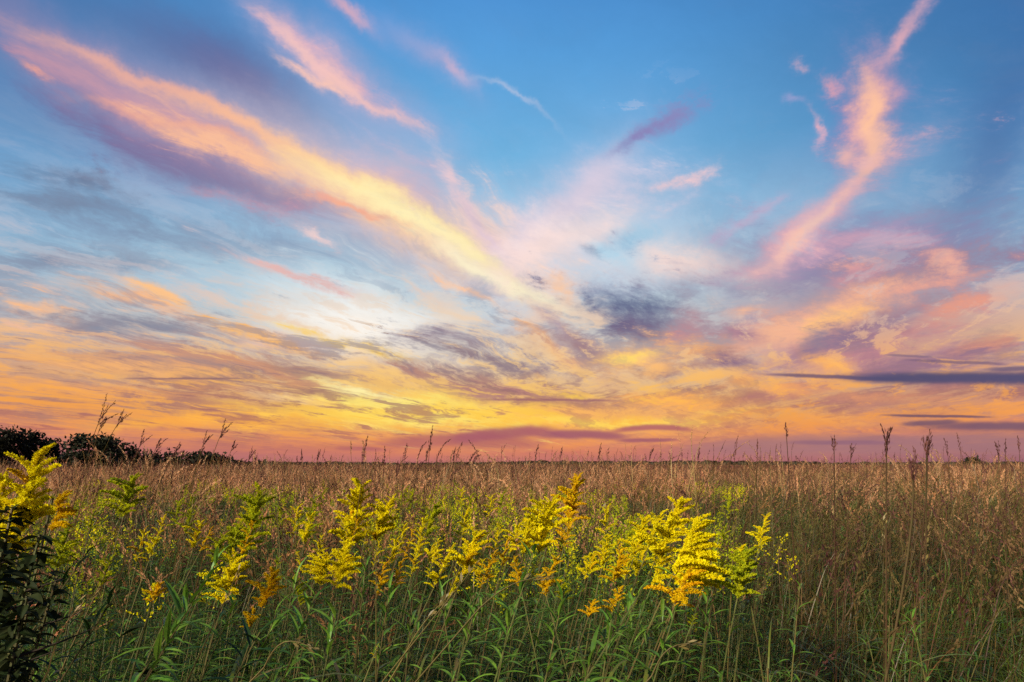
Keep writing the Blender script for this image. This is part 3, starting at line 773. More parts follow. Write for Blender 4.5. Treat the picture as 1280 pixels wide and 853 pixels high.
# ------------------------------------------------------------------ goldenrods
def raceme_mesh(seed, mat, n=230):
    """one arching flower branch, 1 unit long along +X, florets crowded on its upper side"""
    r = random.Random(seed); mb = MB()
    pts = curve(Vector((0, 0, 0)), Vector((1, 0, .55)), 1.0, 7, Vector((.1, r.gauss(0, .2), -1.05)))
    mb.tube(pts, [.012 - .0012 * i for i in range(8)], 'stem' if mat != 'yellow_orange' else 'rust', 3)
    for i in range(n):
        t = .10 + .90 * (i + r.random()) / n; p, d = along(pts, t)
        env = .15 * math.sin(math.pi * min(1, .18 + .80 * t)) ** .7
        o = Vector((r.gauss(0, .5), r.gauss(0, 1), abs(r.gauss(.5, .7)))).normalized()
        c = p + o * env * r.uniform(.25, 1.05); s = r.uniform(.030, .052)
        u = (o + rv(r, .35)).normalized(); w = u.cross(rv(r)).normalized()
        mb.poly([c - u * s, c + w * s * .65, c + u * s * 1.1, c - w * s * .65], mat)
        if i % 3 == 0:
            w2 = u.cross(w); mb.poly([c - w * s, c + w2 * s * .6, c + w * s, c - w2 * s * .6], mat)
    return mb.mesh('flower_spray')
RACEME = {m: [raceme_mesh(500 + i, m) for i in range(5)] for m in ('yellow', 'yellow_orange', 'yellow_green')}
def leaf_mesh(seed, mat):
    r = random.Random(seed); mb = MB()
    add_leaf(mb, Vector(), 0.0, 1.0, .45, r.uniform(.7, 1.7), r.uniform(.052, .074), mat, 5); return mb.mesh('leaf')
LEAF = {m: [leaf_mesh(600 + i, m) for i in range(5)] for m in ('leaf', 'leaf_dark')}
def stem_part(root, pts, r0, r1, mat='stem', name='stem', n=5):
    mb = MB(); k = len(pts) - 1
    mb.tube(pts, [r0 + (r1 - r0) * i / k for i in range(k + 1)], mat, n); return obj(name, mb.mesh(name), root)
def stalk_pts(tip, lean_, H=None, yl=0.0, bow=0.06, n=9):
    """from the ground to a tip; lean_ = how far the foot stands to the left, per metre of height"""
    H = tip.z; base = Vector((tip.x - lean_ * H, tip.y - yl * H, 0))
    L = tip - base
    return base, [L * t + Vector((-bow * H * math.sin(math.pi * t) * (1 if lean_ >= 0 else -1), 0, 0)) for t in [i / n for i in range(n + 1)]]
def goldenrod(px, py, D, wpx, label, mat='yellow', lean_=.12, ns=10, nl=26, leafm='leaf', leaf_l=.10, bias=0.0, depth=1.1, seed=None, group='goldenrods flowering in the prairie', face=None):
    r = random.Random(seed if seed is not None else int(px * 7 + py))
    tip = place(px, py, D); w = wpx * 1.14 * D / FPX
    base, pts = stalk_pts(tip, lean_, yl=r.gauss(0, .04))
    root = tag(obj('goldenrod', None, loc=base), label, 'goldenrod', group, 'thing')
    root.empty_display_size = .1
    stem_part(root, pts, .0042, .0016)
    H = tip.z; Lp = min(w * depth * .85, .38)
    ns = int(ns * 1.7)
    for i in range(ns):                       # flower branches, the lowest the longest
        u = (i + .3) / ns                     # 0 = top
        p, d = along(pts, max(.3, 1 - u * Lp / H))
        L = w * (.22 + .32 * math.sin(math.pi * min(1, .08 + .50 * u))) * r.choice((.7, .85, 1.0, 1.25))
        az = i * 2.4 + r.gauss(0, .3)
        if r.random() < abs(bias): az = r.gauss(0 if bias > 0 else math.pi, .55)
        tilt = -((1.3 - .65 * u if bias < .7 else 1.15 - .95 * u) + r.gauss(0, .12)) if i > 0 else -1.3
        m = Matrix.Rotation(az, 3, 'Z') @ Matrix.Rotation(max(-1.35, tilt) * .8, 3, 'Y')
        mm = mat if r.random() > .05 else ('yellow_orange' if mat == 'yellow' else mat)
        obj('flower_spray', r.choice(RACEME[mm]), root, p, m.to_euler(), L)
    for i in range(nl):
        t = .16 + (.97 - Lp / H * .8 - .16) * (i + .5) / nl; p, d = along(pts, max(0.05, t))
        m = Matrix.Rotation(i * 2.4 + r.gauss(0, .3), 3, 'Z') @ Matrix.Rotation(r.gauss(0, .25), 3, 'Y')
        obj('leaf', r.choice(LEAF[leafm]), root, p, m.to_euler(), leaf_l * (1.15 - .5 * t) * r.uniform(.75, 1.2))
    return root
Y, O_, G_ = 'yellow', 'yellow_orange', 'yellow_green'
GOLD = [
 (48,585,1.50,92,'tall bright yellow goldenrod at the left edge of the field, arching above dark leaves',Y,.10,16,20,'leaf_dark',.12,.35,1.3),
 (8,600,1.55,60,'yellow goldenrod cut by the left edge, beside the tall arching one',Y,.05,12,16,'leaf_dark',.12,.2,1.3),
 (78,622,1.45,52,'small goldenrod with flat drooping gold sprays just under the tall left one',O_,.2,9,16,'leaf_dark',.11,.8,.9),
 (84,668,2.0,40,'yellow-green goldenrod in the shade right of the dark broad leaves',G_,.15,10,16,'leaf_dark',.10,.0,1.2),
 (168,602,3.0,50,'yellow-green rounded goldenrod in front of the dark trees at the left',G_,.12,14,14,'leaf',.10,.0,1.0),
 (182,662,2.6,24,'thin yellow goldenrod wand, left one of a close pair in tawny grass',Y,.1,7,14,'leaf',.09,.0,1.9),
 (206,650,2.7,26,'thin yellow goldenrod wand, right one of a close pair in tawny grass',Y,.2,8,14,'leaf',.09,.0,2.2),
 (264,664,2.4,20,'small pointed goldenrod leaning right with one gold tip beside tawny plumes',O_,.35,6,16,'leaf',.09,.2,1.5),
 (140,700,2.0,32,'faint greenish goldenrod deep in the dark grass at the lower left',G_,.3,8,18,'leaf_dark',.10,.3,1.2),
 (200,733,1.9,26,'low goldenrod with green and orange flowers above a dark curled leaf',O_,.2,8,16,'leaf_dark',.10,.0,.9),
 (325,622,3.2,60,'large feathery yellow-green goldenrod left of centre in mid field',G_,.1,16,14,'leaf',.10,.0,1.3),
 (300,660,2.9,36,'yellow-green goldenrod just below the large feathery one left of centre',G_,.15,10,14,'leaf',.09,.0,1.4),
 (292,710,2.1,56,'spreading golden goldenrod with orange lower sprays over dark leaves',Y,.15,13,26,'leaf_dark',.11,.3,.9),
 (342,722,2.0,48,'orange-gold goldenrod drooping right beside the spreading golden one',O_,.2,12,26,'leaf_dark',.11,.4,.9),
 (318,766,1.8,30,'low rusty goldenrod sunk in the leaves below the orange-gold one',O_,.1,8,16,'leaf_dark',.10,.0,.8),
 (372,692,2.3,18,'slim goldenrod with a nodding tip left of the dense bright pair',Y,-.1,6,20,'leaf',.10,-.6,1.6),
 (403,672,2.3,24,'narrow pointed goldenrod spire, left spire of the dense bright pair',Y,.05,8,24,'leaf',.10,.0,1.6),
 (436,682,2.1,48,'dense bright yellow goldenrod, right and fullest of the bright pair',Y,.1,16,30,'leaf',.11,.2,1.2),
 (410,700,2.15,44,'wide yellow goldenrod low between the narrow spire and the fullest head',Y,.1,13,26,'leaf',.11,-.2,.8),
 (452,618,3.3,66,'big feathery yellow goldenrod standing high in the tawny grass near centre',Y,.05,18,16,'leaf',.10,.0,1.1),
 (486,632,3.3,50,'yellow goldenrod with a side branch to the right of the big feathery one',Y,.2,12,14,'leaf',.10,.6,1.0),
 (425,645,3.0,24,'thin yellow goldenrod hanging left below the big feathery one',Y,-.1,8,16,'leaf',.09,-.3,1.8),
 (447,652,2.9,20,'small orange-tipped goldenrod directly under the big feathery one',O_,.05,6,16,'leaf',.09,.0,1.4),
 (507,658,2.6,24,'small leaning goldenrod with a hooked top above green leaves',Y,.1,8,20,'leaf',.10,.3,1.4),
 (531,651,2.6,28,'upright yellow goldenrod plume left of the tilted centre one',Y,.05,10,22,'leaf',.10,.0,1.8),
 (545,636,2.9,40,'pale yellow goldenrod spray behind the upright plume',G_,.15,9,16,'leaf',.09,.5,1.0),
 (475,678,2.3,18,'little goldenrod spire beside a tall white-tipped straw',Y,.05,6,24,'leaf',.10,.0,1.9),
 (496,678,2.35,26,'loose goldenrod with a drooping right side in the green middle',Y,.1,8,24,'leaf',.10,.3,1.3),
 (523,688,2.2,22,'short goldenrod cone in the green leaves below the upright plume',Y,.1,8,24,'leaf',.10,.0,1.7),
 (541,684,2.25,24,'goldenrod with one arched arm to the right near the centre',Y,.15,7,22,'leaf',.10,.8,.9),
 (540,707,2.1,12,'tiny bright goldenrod tip among green leaves right of centre dip',Y,.1,5,24,'leaf',.10,.0,1.4),
 (565,688,2.05,34,'goldenrod leaning right with a lumpy golden side at centre',Y,.3,11,26,'leaf',.11,.4,1.5),
 (596,672,2.0,52,'bright golden goldenrod tilted right, tallest of the centre cluster',Y,.2,15,30,'leaf',.11,.4,1.0),
 (618,694,2.0,28,'golden goldenrod hanging right under the tallest centre one',O_,.2,9,24,'leaf',.11,.3,1.3),
 (626,657,2.5,22,'small goldenrod knob above and right of the centre cluster',Y,.05,8,20,'leaf',.10,.0,1.6),
 (643,702,1.95,30,'orange-gold goldenrod with curled sprays right of the centre cluster',O_,-.05,11,28,'leaf',.11,-.2,1.2),
 (605,722,1.9,16,'low small goldenrod half hidden below the centre cluster',O_,.1,5,24,'leaf',.10,.0,1.0),
 (690,634,2.25,62,'large bright yellow goldenrod with upright tips right of centre',Y,.1,18,26,'leaf',.11,.0,1.0),
 (662,658,2.2,40,'yellow goldenrod joined to the left of the large bright one',Y,.0,12,24,'leaf',.11,-.3,1.0),
 (696,700,1.95,34,'rust and gold goldenrod leaning right over a pale leafy stem',O_,.25,11,28,'leaf',.11,.2,1.3),
 (676,722,1.9,26,'low orange goldenrod beside the rust and gold one',O_,-.1,8,26,'leaf',.11,.0,1.0),
 (723,600,3.2,44,'dull gold goldenrod standing alone high in the tawny grass',O_,.05,16,18,'leaf',.10,.0,1.4),
 (704,672,2.4,14,'small greenish goldenrod behind the large bright one',G_,.1,6,20,'leaf',.10,.0,1.4),
 (742,700,2.05,26,'goldenrod with flat golden top left of the big cluster',Y,.1,9,28,'leaf',.11,.3,.8),
 (760,676,2.3,36,'yellow goldenrod with several small tips between two big clusters',Y,.05,11,24,'leaf',.10,.0,1.0),
 (770,655,2.6,14,'thin goldenrod spire between the two big clusters',Y,.05,5,18,'leaf',.09,.0,2.0),
 (776,700,2.0,34,'golden goldenrod low at the foot of the big right cluster',O_,.15,11,26,'leaf',.11,.2,.9),
 (806,656,2.15,44,'bright yellow goldenrod at the left of the big right cluster',Y,.15,13,28,'leaf',.11,.2,1.0),
 (826,645,2.1,34,'upright goldenrod spire second from the left in the big right cluster',Y,.2,11,28,'leaf',.11,.1,1.4),
 (850,640,2.0,62,'tallest goldenrod of the big right cluster, fanning up to the right',Y,.3,18,32,'leaf',.12,.5,1.0),
 (868,662,1.95,70,'wide golden goldenrod with long level sprays streaming right',Y,.28,16,30,'leaf',.12,.92,.9),
 (872,690,1.95,74,'goldenrod with long level sprays, lower twin of the streaming one',Y,.26,12,28,'leaf',.12,.92,.7),
 (858,722,1.9,60,'amber goldenrod at the bottom right of the big right cluster',O_,.22,8,26,'leaf',.11,.8,.7),
 (830,692,2.0,40,'greenish gold goldenrod inside the big right cluster',Y,.2,10,26,'leaf',.11,.3,1.1),
 (790,690,2.1,22,'pointed goldenrod cone just left of the big right cluster',Y,.05,8,24,'leaf',.10,.0,1.7),
 (776,738,1.85,28,'low orange and pink faded goldenrod below the big right cluster',O_,.2,8,24,'leaf_dark',.10,.0,1.1),
 (740,758,1.8,26,'low flat orange goldenrod sunk in shade below the flat topped one',O_,.15,7,22,'leaf_dark',.10,.5,.6),
 (907,660,2.3,18,'small lime-yellow goldenrod cone right of the big cluster',G_,.0,8,20,'leaf',.10,.0,1.6),
 (958,648,2.3,30,'yellow goldenrod cone standing furthest right of all the goldenrods',Y,.05,11,20,'leaf',.10,.2,1.4),
 (932,702,1.95,56,'rounded yellow-green goldenrod at the right end with drooping sides',G_,.05,16,26,'leaf',.11,.1,.9),
 (925,690,2.0,30,'small yellow goldenrod head touching the rounded one at the right end',Y,-.05,9,20,'leaf',.10,-.2,.8),
 (868,772,1.75,16,'tiny pale goldenrod tip low below the amber one',G_,.2,5,18,'leaf_dark',.10,.5,.8),
 (473,806,1.5,10,'single tiny yellow goldenrod tip low in the dark bottom grass',Y,.2,4,16,'leaf_dark',.09,.0,2.0),
 (118,640,2.4,20,'dim goldenrod bud spray left of the close wand pair',G_,.1,6,14,'leaf',.09,.0,1.5),
 (240,640,3.4,26,'faint yellow goldenrod far in the tawny grass at the left',G_,.1,7,10,'leaf',.09,.0,1.2),
 (580,655,3.0,22,'faint gold goldenrod behind the centre cluster',G_,.1,7,12,'leaf',.09,.0,1.2),
 (388,655,3.2,24,'pale goldenrod in the tawny grass behind the narrow spire',G_,.1,7,12,'leaf',.09,.0,1.2),
]
for g in GOLD: goldenrod(*g)
rg = random.Random(404)
ORDG = 'first second third fourth fifth sixth seventh eighth ninth tenth eleventh twelfth thirteenth fourteenth fifteenth sixteenth seventeenth eighteenth nineteenth twentieth twenty-first twenty-second twenty-third twenty-fourth twenty-fifth twenty-sixth twenty-seventh twenty-eighth twenty-ninth thirtieth'.split()
SMALL = sorted((250 + 660 * (i + rg.random() * .9) / 30, i) for i in range(30))
for k, (x, i) in enumerate(SMALL):
    far = i % 3 == 0; y = rg.uniform(640, 668) if far else rg.uniform(672, 728)
    D = rg.uniform(2.5, 3.1) if far else rg.uniform(1.95, 2.35); sh = rg.choice(('slim', 'stubby', 'nodding')); mt = rg.choice((Y, Y, G_, O_))
    goldenrod(x, y, D, {'slim': 19, 'stubby': 32, 'nodding': 27}[sh] + rg.uniform(-3, 4), 'small %s %s goldenrod in the flowering belt, %s small one from the left' % (sh, {Y: 'yellow', G_: 'yellow-green', O_: 'gold'}[mt], ORDG[k]),
              mt, rg.gauss(.12, .1), 7, 18, 'leaf', .10, {'slim': 0, 'stubby': 0, 'nodding': .6}[sh], {'slim': 1.9, 'stubby': 1.0, 'nodding': 1.3}[sh])
# a thin drift of goldenrods further back, each a few pixels of dull yellow
rg = random.Random(77)
far_gold = []
for i in range(5):
    r = random.Random(700 + i); mb = MB()
    pts_ = curve(Vector(), Vector((.08, 0, 1)), 1.0, 5, Vector((.1, 0, 0)))
    mb.tube(pts_, [.004, .004, .004, .003, .003, .001], 'stem', 3)
    for k in range(26):
        p, d = along(pts_, .25 + .6 * k / 26); add_leaf(mb, p, k * 2.4, .09 * (1.1 - .5 * k / 26), .5, .8, .007, 'leaf', 2)
    far_gold.append(mb.mesh('leafy_stem'))
FGR = [(x, G_ if k % 3 else Y) for k, x in enumerate([150, 215, 255, 285, 350, 372, 470, 505, 560, 600, 655, 690, 752, 905, 480, 330, 420, 385, 440, 130, 190, 540, 620, 310])]
FGR.sort()
ORDF = 'first second third fourth fifth sixth seventh eighth ninth tenth eleventh twelfth thirteenth fourteenth fifteenth sixteenth seventeenth eighteenth nineteenth twentieth twenty-first twenty-second twenty-third twenty-fourth'.split()
for i, (fx, fm) in enumerate(FGR):
    D = rg.uniform(4.2, 8.5); x = (fx + rg.gauss(0, 12) - 640) / FPX * D; H = EYE - (22 + rg.random() * 16) / FPX * D * (1.35 if D < 5.5 else .8)
    H = min(1.34, max(1.1, H))
    root = tag(obj('goldenrod', None, loc=(x, D, 0)), 'faded dull %s goldenrod far back in the tawny grass, %s from the left' % ('yellow' if fm == Y else 'yellow-green', ORDF[i]), 'goldenrod', 'faded goldenrods further back in the grass', 'thing')
    obj('leafy_stem', far_gold[i % 5], root, (0, 0, 0), (0, 0, rg.random() * 6), (H, H, H * .94))
    for k in range(8):
        u = k / 8; p = Vector((.12 * H, 0, H * (1 - .16 * u)))
        mrot = Matrix.Rotation(k * 2.4 + rg.random(), 3, 'Z') @ Matrix.Rotation(-(1.0 - .8 * u), 3, 'Y')
        obj('flower_spray', RACEME[fm][k % 5], root, (.13 * H - .02 * u, 0, H * (.95 - .15 * u)), mrot.to_euler(), .05 + .06 * math.sin(math.pi * (.2 + .6 * u)))

# ------------------------------------------------------------------ leafy stems without flowers in the foreground
def leafy_stem(px, py, D, lean_, label, leafm='leaf', nl=34, leaf_l=.13, t0=.25, r0=.0055, fan=0.0):
    r = random.Random(int(px * 3 + py)); tip = place(px, py, D); base, pts = stalk_pts(tip, lean_, yl=r.gauss(0, .03), bow=.03)
    root = tag(obj('leafy_stem', None, loc=base), label, 'leafy plant', 'leafy stems without flowers in the foreground', 'thing')
    stem_part(root, pts, r0, .0015); leaf_l *= 1.2; nl = int(nl * 1.5)
    for i in range(nl):
        t = t0 + (1 - t0) * (i + .5) / nl; p, d = along(pts, t)
        az = i * 2.4 + r.gauss(0, .3)
        if r.random() < fan: az = r.gauss(-.25, .45)
        m = Matrix.Rotation(az, 3, 'Z') @ Matrix.Rotation(r.gauss(-.15, .2) + (t > .9) * -.6, 3, 'Y')
        obj('leaf', r.choice(LEAF[leafm]), root, p, m.to_euler(), leaf_l * (1.1 - .55 * t) * r.uniform(.8, 1.15))
    return root
LEAFY = [
 (420,770,1.5,.12,'dark green leafy stem at the bottom between two pale straws','leaf',30,.13,.35,.005,.0),
 (515,760,1.6,.0,'leafy stem just right of the upright one in the green middle','leaf',32,.12,.3,.005,.0),
 (590,742,1.7,.08,'leafy green stem under the tallest centre goldenrod','leaf',30,.12,.3,.005,.0),
 (705,740,1.6,.12,'leafy stem below the rust and gold goldenrod','leaf',32,.12,.3,.005,.0),
 (765,770,1.5,.05,'leafy stem near the bottom under the faded orange goldenrod','leaf',28,.12,.3,.005,.0),
 (845,760,1.6,.2,'leafy stem slanting under the amber goldenrod','leaf',28,.12,.3,.005,.0),
 (885,742,1.8,.0,'thin leafy stem between the amber and the rounded goldenrods','leaf',28,.10,.3,.0045,.0),
 (300,740,1.7,.35,'leafy stem slanting under the spreading golden goldenrod','leaf',34,.13,.3,.005,.4),
 (345,768,1.55,.3,'leafy stem with drooping leaves left of the bottom centre','leaf',32,.13,.3,.005,.3),
 (218,790,1.35,.5,'low slanting leafy stem in the shade of the long blue-green one','leaf',30,.13,.3,.005,.5),
 (272,706,1.55,.62,'long leafy stem slanting right with blue-green leaves streaming down its right side','leaf',40,.15,.3,.006,.7),
 (248,744,1.45,.55,'second slanting leafy stem just under the long blue-green one','leaf',34,.14,.3,.006,.6),
 (395,742,1.65,.30,'bushy dark green stem below the dense bright goldenrods','leaf',40,.13,.3,.005,.0),
 (372,720,1.8,.15,'green leafy stem left of the dense bright goldenrods','leaf',34,.12,.3,.005,.0),
 (458,700,1.9,.02,'straight green stem with narrow leaves right of the dense bright goldenrods','leaf',40,.10,.3,.0045,.0),
 (487,735,1.75,.05,'upright leafy stem in the green middle of the foreground','leaf',36,.11,.3,.005,.0),
 (550,735,1.75,-.05,'leafy stem under the centre goldenrods leaning slightly left','leaf',34,.11,.3,.005,.0),
 (668,688,1.75,.22,'pale green stem with broad upturned leaves below the large bright goldenrod','leaf',30,.13,.35,.0055,.1),
 (640,760,1.55,.10,'wide leaved green stem near the bottom right of the centre','leaf',26,.14,.35,.005,.0),
 (800,742,1.55,.55,'thick leafy stem slanting up to the right below the big right cluster','leaf',32,.12,.3,.006,.1),
 (742,815,1.35,.20,'short leafy tip with upturned pale leaves near the bottom edge','leaf',22,.12,.35,.005,.0),
 (600,762,1.6,.30,'leafy stem crossed by a pale straw under the centre cluster','leaf',30,.11,.3,.005,.0),
 (1000,730,2.0,.0,'small green stem in the dark grass right of the goldenrods','leaf',26,.09,.4,.004,.0),
 (1138,765,1.9,-.1,'lone green sprig in the dark grass at the lower right','leaf',26,.08,.5,.004,.0),
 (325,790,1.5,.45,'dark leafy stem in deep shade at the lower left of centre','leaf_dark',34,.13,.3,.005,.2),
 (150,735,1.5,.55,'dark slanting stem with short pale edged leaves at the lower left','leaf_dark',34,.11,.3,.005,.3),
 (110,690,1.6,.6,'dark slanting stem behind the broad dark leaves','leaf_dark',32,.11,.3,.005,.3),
]
for l in LEAFY: leafy_stem(*l)

# the broad-leaved plants at the left edge, darkened by shade painted into their leaves
def broad_leaf(seed):
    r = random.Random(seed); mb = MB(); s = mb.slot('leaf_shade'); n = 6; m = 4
    pts = curve(Vector(), Vector((1, 0, .25)), 1.0, n, Vector((0, r.gauss(0, .15), -r.uniform(.4, 1.0))))
    for i, p in enumerate(pts):
        t = i / n; w = .24 * math.sin(math.pi * min(1, .03 + .97 * t) ** .8) + .004
        for k in range(-m, m + 1):
            q = k / m; mb.v.append(tuple(p + Vector((0, q * w, abs(q) * w * .5 + .012 * math.sin(9 * t + 5 * q)))))
    c = 2 * m + 1
    for i in range(n):
        for k in range(2 * m): a = i * c + k; mb.f.append((a, a + 1, a + c + 1, a + c)); mb.mi.append(s)
    return mb.mesh('leaf')
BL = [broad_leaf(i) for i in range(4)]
for me in BL:
    for p in me.polygons: p.use_smooth = True
def broad_plant(px, py, D, lean_, n, L, label):
    r = random.Random(int(px + 5 * py)); tip = place(px, py, D); base, pts = stalk_pts(tip, lean_)
    root = tag(obj('broad_leaved_plant', None, loc=base), label, 'leafy plant', 'dark broad-leaved plants at the left edge', 'thing')
    stem_part(root, pts, .007, .003)
    for i in range(n):
        p, d = along(pts, .30 + .70 * ((i + .5) / n) ** .8)
        m = Matrix.Rotation(i * 2.4 + r.gauss(0, .4), 3, 'Z') @ Matrix.Rotation(r.gauss(.1, .3), 3, 'Y') @ Matrix.Rotation(r.gauss(0, .3), 3, 'X')
        obj('leaf', r.choice(BL), root, p, m.to_euler(), L * r.uniform(.7, 1.15))
    for k in range(4 if n > 20 else 0):                        # bare twigs reaching right
        p, d = along(pts, .55 + .12 * k); tp = curve(p, Vector((1, r.gauss(0, .2), .25)), r.uniform(.08, .15), 4, Vector((0, 0, .15)))
        stem_part(root, tp, .003, .001, 'bark', 'twig', 4)
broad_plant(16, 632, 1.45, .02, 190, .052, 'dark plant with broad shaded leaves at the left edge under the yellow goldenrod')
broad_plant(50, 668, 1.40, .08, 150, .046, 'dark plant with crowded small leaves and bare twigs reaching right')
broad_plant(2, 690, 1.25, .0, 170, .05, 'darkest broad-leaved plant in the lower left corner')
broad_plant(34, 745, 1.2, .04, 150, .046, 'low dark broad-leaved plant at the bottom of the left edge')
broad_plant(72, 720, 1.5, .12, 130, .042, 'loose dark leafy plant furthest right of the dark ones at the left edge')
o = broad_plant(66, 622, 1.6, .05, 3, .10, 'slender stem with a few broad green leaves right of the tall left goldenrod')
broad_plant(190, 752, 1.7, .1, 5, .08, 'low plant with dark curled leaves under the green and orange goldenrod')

# ------------------------------------------------------------------ tall grasses that stand against the sky
def finger(root, pts, size, n, mat, seed, name='seed_head', wd=.14):
    r = random.Random(seed); mb = MB()
    mb.tube(pts, [size * .07] * (len(pts) - 1) + [size * .03], mat, 3)
    add_plume(mb, pts, .04, n, size, mat, r, .12, wd)
    return obj(name, mb.mesh(name), root)
def bluestem(px, py, hx, D, nf, fl, label, group='big bluestem heads leaning against the sunset at the left', thick=1.0):
    """hx: pixel column where the stalk crosses the horizon"""
    r = random.Random(int(px * 11 + py)); tip = place(px, py, D); cross = place(hx, HORIZON, D)
    L = fl * D / FPX; slope = (tip.x - cross.x) / max(tip.z - cross.z, .05)
    slope = max(-1.2, min(1.2, slope)); base = Vector((cross.x - slope * .45 * EYE, D, 0))
    top = tip - (tip - cross).normalized() * L
    A = Vector((0, 0, 0)); B = cross - base; C = top - base
    pts = []
    for i in range(13):
        t = i / 12; pts.append(A * (1 - t) ** 2 + (B + Vector((-.02, 0, .12))) * .5 * 2 * t * (1 - t) * 2 * .5 + C * t * t if False else A.lerp(B, t).lerp(B.lerp(C, t), t))
    root = tag(obj('tall_grass', None, loc=base), label, 'tall grass', group, 'thing')
    stem_part(root, pts, .0026 * thick, .0013 * thick, 'stalk', n=4)
    d = (pts[-1] - pts[-2]).normalized()
    for k in range(nf):
        off = (k - (nf - 1) / 2) * .26 + r.gauss(0, .05)
        dd = (d + Vector((off * .9 + .08, r.gauss(0, .2), -abs(off) * .25))).normalized()
        st = pts[-1] if k % 2 == 0 else pts[-2].lerp(pts[-1], .4)
        fp = curve(st, dd, L * r.uniform(.75, 1.05), 6, Vector((.12 + off * .3, 0, -.08)))
        finger(root, fp, .012 * thick, 26, 'plume_dark', k + int(px))
    return root
BLUE = [
 (140,494,98,2.6,4,34,'tallest big bluestem head at the left, three dark fingers high above the trees'),
 (162,509,112,2.7,3,26,'forked bluestem head just right of the tallest one'),
 (133,516,106,2.8,3,20,'short forked bluestem head tucked under the tallest one'),
 (184,540,163,3.0,3,20,'small two-fingered bluestem head over the tree line, first after the tall pair'),
 (204,544,184,3.0,3,20,'narrow bluestem head second after the tall pair'),
 (202,559,182,3.2,2,16,'low flat bluestem fork under the second small head'),
 (176,560,162,3.2,2,14,'low bluestem fork under the first small head'),
 (231,554,207,2.9,4,22,'wide spreading bluestem fan third after the tall pair'),
 (262,538,243,2.9,3,20,'upright bluestem head left of the tall forked one'),
 (286,526,256,2.8,4,20,'tall forked bluestem head with open fingers left of centre'),
 (256,558,244,3.1,2,14,'low bluestem fork under the upright head'),
 (296,549,280,3.0,2,14,'single slim bluestem finger right of the tall forked head'),
 (319,560,308,3.1,3,16,'last curved bluestem head of the left group'),
]
for b in BLUE: bluestem(*b)
def plume_grass(px, py, hx, D, fl, label, group, mat='plume_dark', size=.015, n=36, thick=1.0, curl=.0, prongs=1):
    r = random.Random(int(px * 13 + py)); tip = place(px, py, D); cross = place(hx, HORIZON, D)
    L = min(fl * D / FPX, .45); dirv_ = (tip - cross); 
    if dirv_.z < .02: dirv_ = Vector((0, 0, 1))
    dirv_.normalize(); top = tip - dirv_ * L
    base = Vector((cross.x - max(-.5, min(.5, dirv_.x / max(dirv_.z, .2))) * .4 * EYE, D, 0))
    B = Vector((cross.x, D, min(cross.z, top.z * .85))) - base; C = top - base
    pts = [Vector().lerp(B, t).lerp(B.lerp(C, t), t) for t in [i / 9 for i in range(10)]]
    root = tag(obj('tall_grass', None, loc=base), label, 'tall grass', group, 'thing')
    stem_part(root, pts, .0022 * thick, .0012 * thick, 'stalk_dark', n=4)
    for k in range(prongs):
        d = (pts[-1] - pts[-2]).normalized() + Vector(((k - (prongs - 1) / 2) * .18, r.gauss(0, .05), 0))
        st = pts[-1] if k == 0 else pts[-1].lerp(pts[-2], r.random())
        fp = curve(st, d, L * (1 if k == (prongs // 2) else r.uniform(.55, .8)), 6, Vector((curl + r.gauss(0, .05), 0, -abs(curl) * .7)))
        finger(root, fp, size, n // (1 if prongs == 1 else 2), mat, k + int(px), wd=.13)
    return root
GC = 'curved seed heads rising above the middle of the horizon'
GR = 'upright seed heads rising above the right of the horizon'
PL = [
 (466,547,452,3.0,30,'straight slanting seed head alone left of the centre horizon',GC,.1),
 (513,557,505,3.0,22,'short seed head at the left of the centre horizon group',GC,.1),
 (545,534,533,2.8,34,'tallest slender seed head of the centre horizon group',GC,.1),
 (533,553,520,2.9,26,'seed head nodding right just left of the tallest centre one',GC,.5),
 (539,556,532,3.0,24,'fluffy seed head at the foot of the tallest centre one',GC,.3),
 (565,550,543,2.8,32,'seed head arching far right beside the tallest centre one',GC,.7),
 (581,554,569,2.9,26,'seed head slanting right, second after the arching one',GC,.3),
 (600,564,586,2.9,20,'hooked seed head bent right at the centre horizon',GC,.9),
 (575,562,566,3.1,20,'thin seed head between the arching and the hooked ones',GC,.2),
 (602,570,592,3.0,16,'lowest hooked seed head at the right of the centre group',GC,.9),
 (379,563,376,3.4,14,'small dark seed spike above the horizon left of centre',GC,.1),
 (402,564,395,3.4,14,'small branched seed spike right of the dark spike left of centre',GC,.2),
 (678,558,668,3.2,22,'feathery seed head slanting over the low purple cloud',GC,.2),
 (708,562,699,3.2,18,'slim slanting seed head right of the feathery one',GC,.2),
 (753,556,748,3.2,22,'dark upright seed head right of the slim slanting one',GC,.1),
 (820,562,810,3.4,18,'slanting seed head in the row of small ones right of centre',GC,.3),
 (875,561,872,3.2,16,'small dense dark seed head in the right of centre row',GC,.1),
 (925,546,917,3.0,28,'tall thin curved stalk at the start of the right horizon',GR,.2),
 (948,549,946,3.1,24,'thin dark stalk with narrow head right of the curved one',GR,.1),
]
for px, py, hx, D, fl, lb, gp, cu in PL: plume_grass(px, py, hx, D, fl, lb, gp, curl=cu)
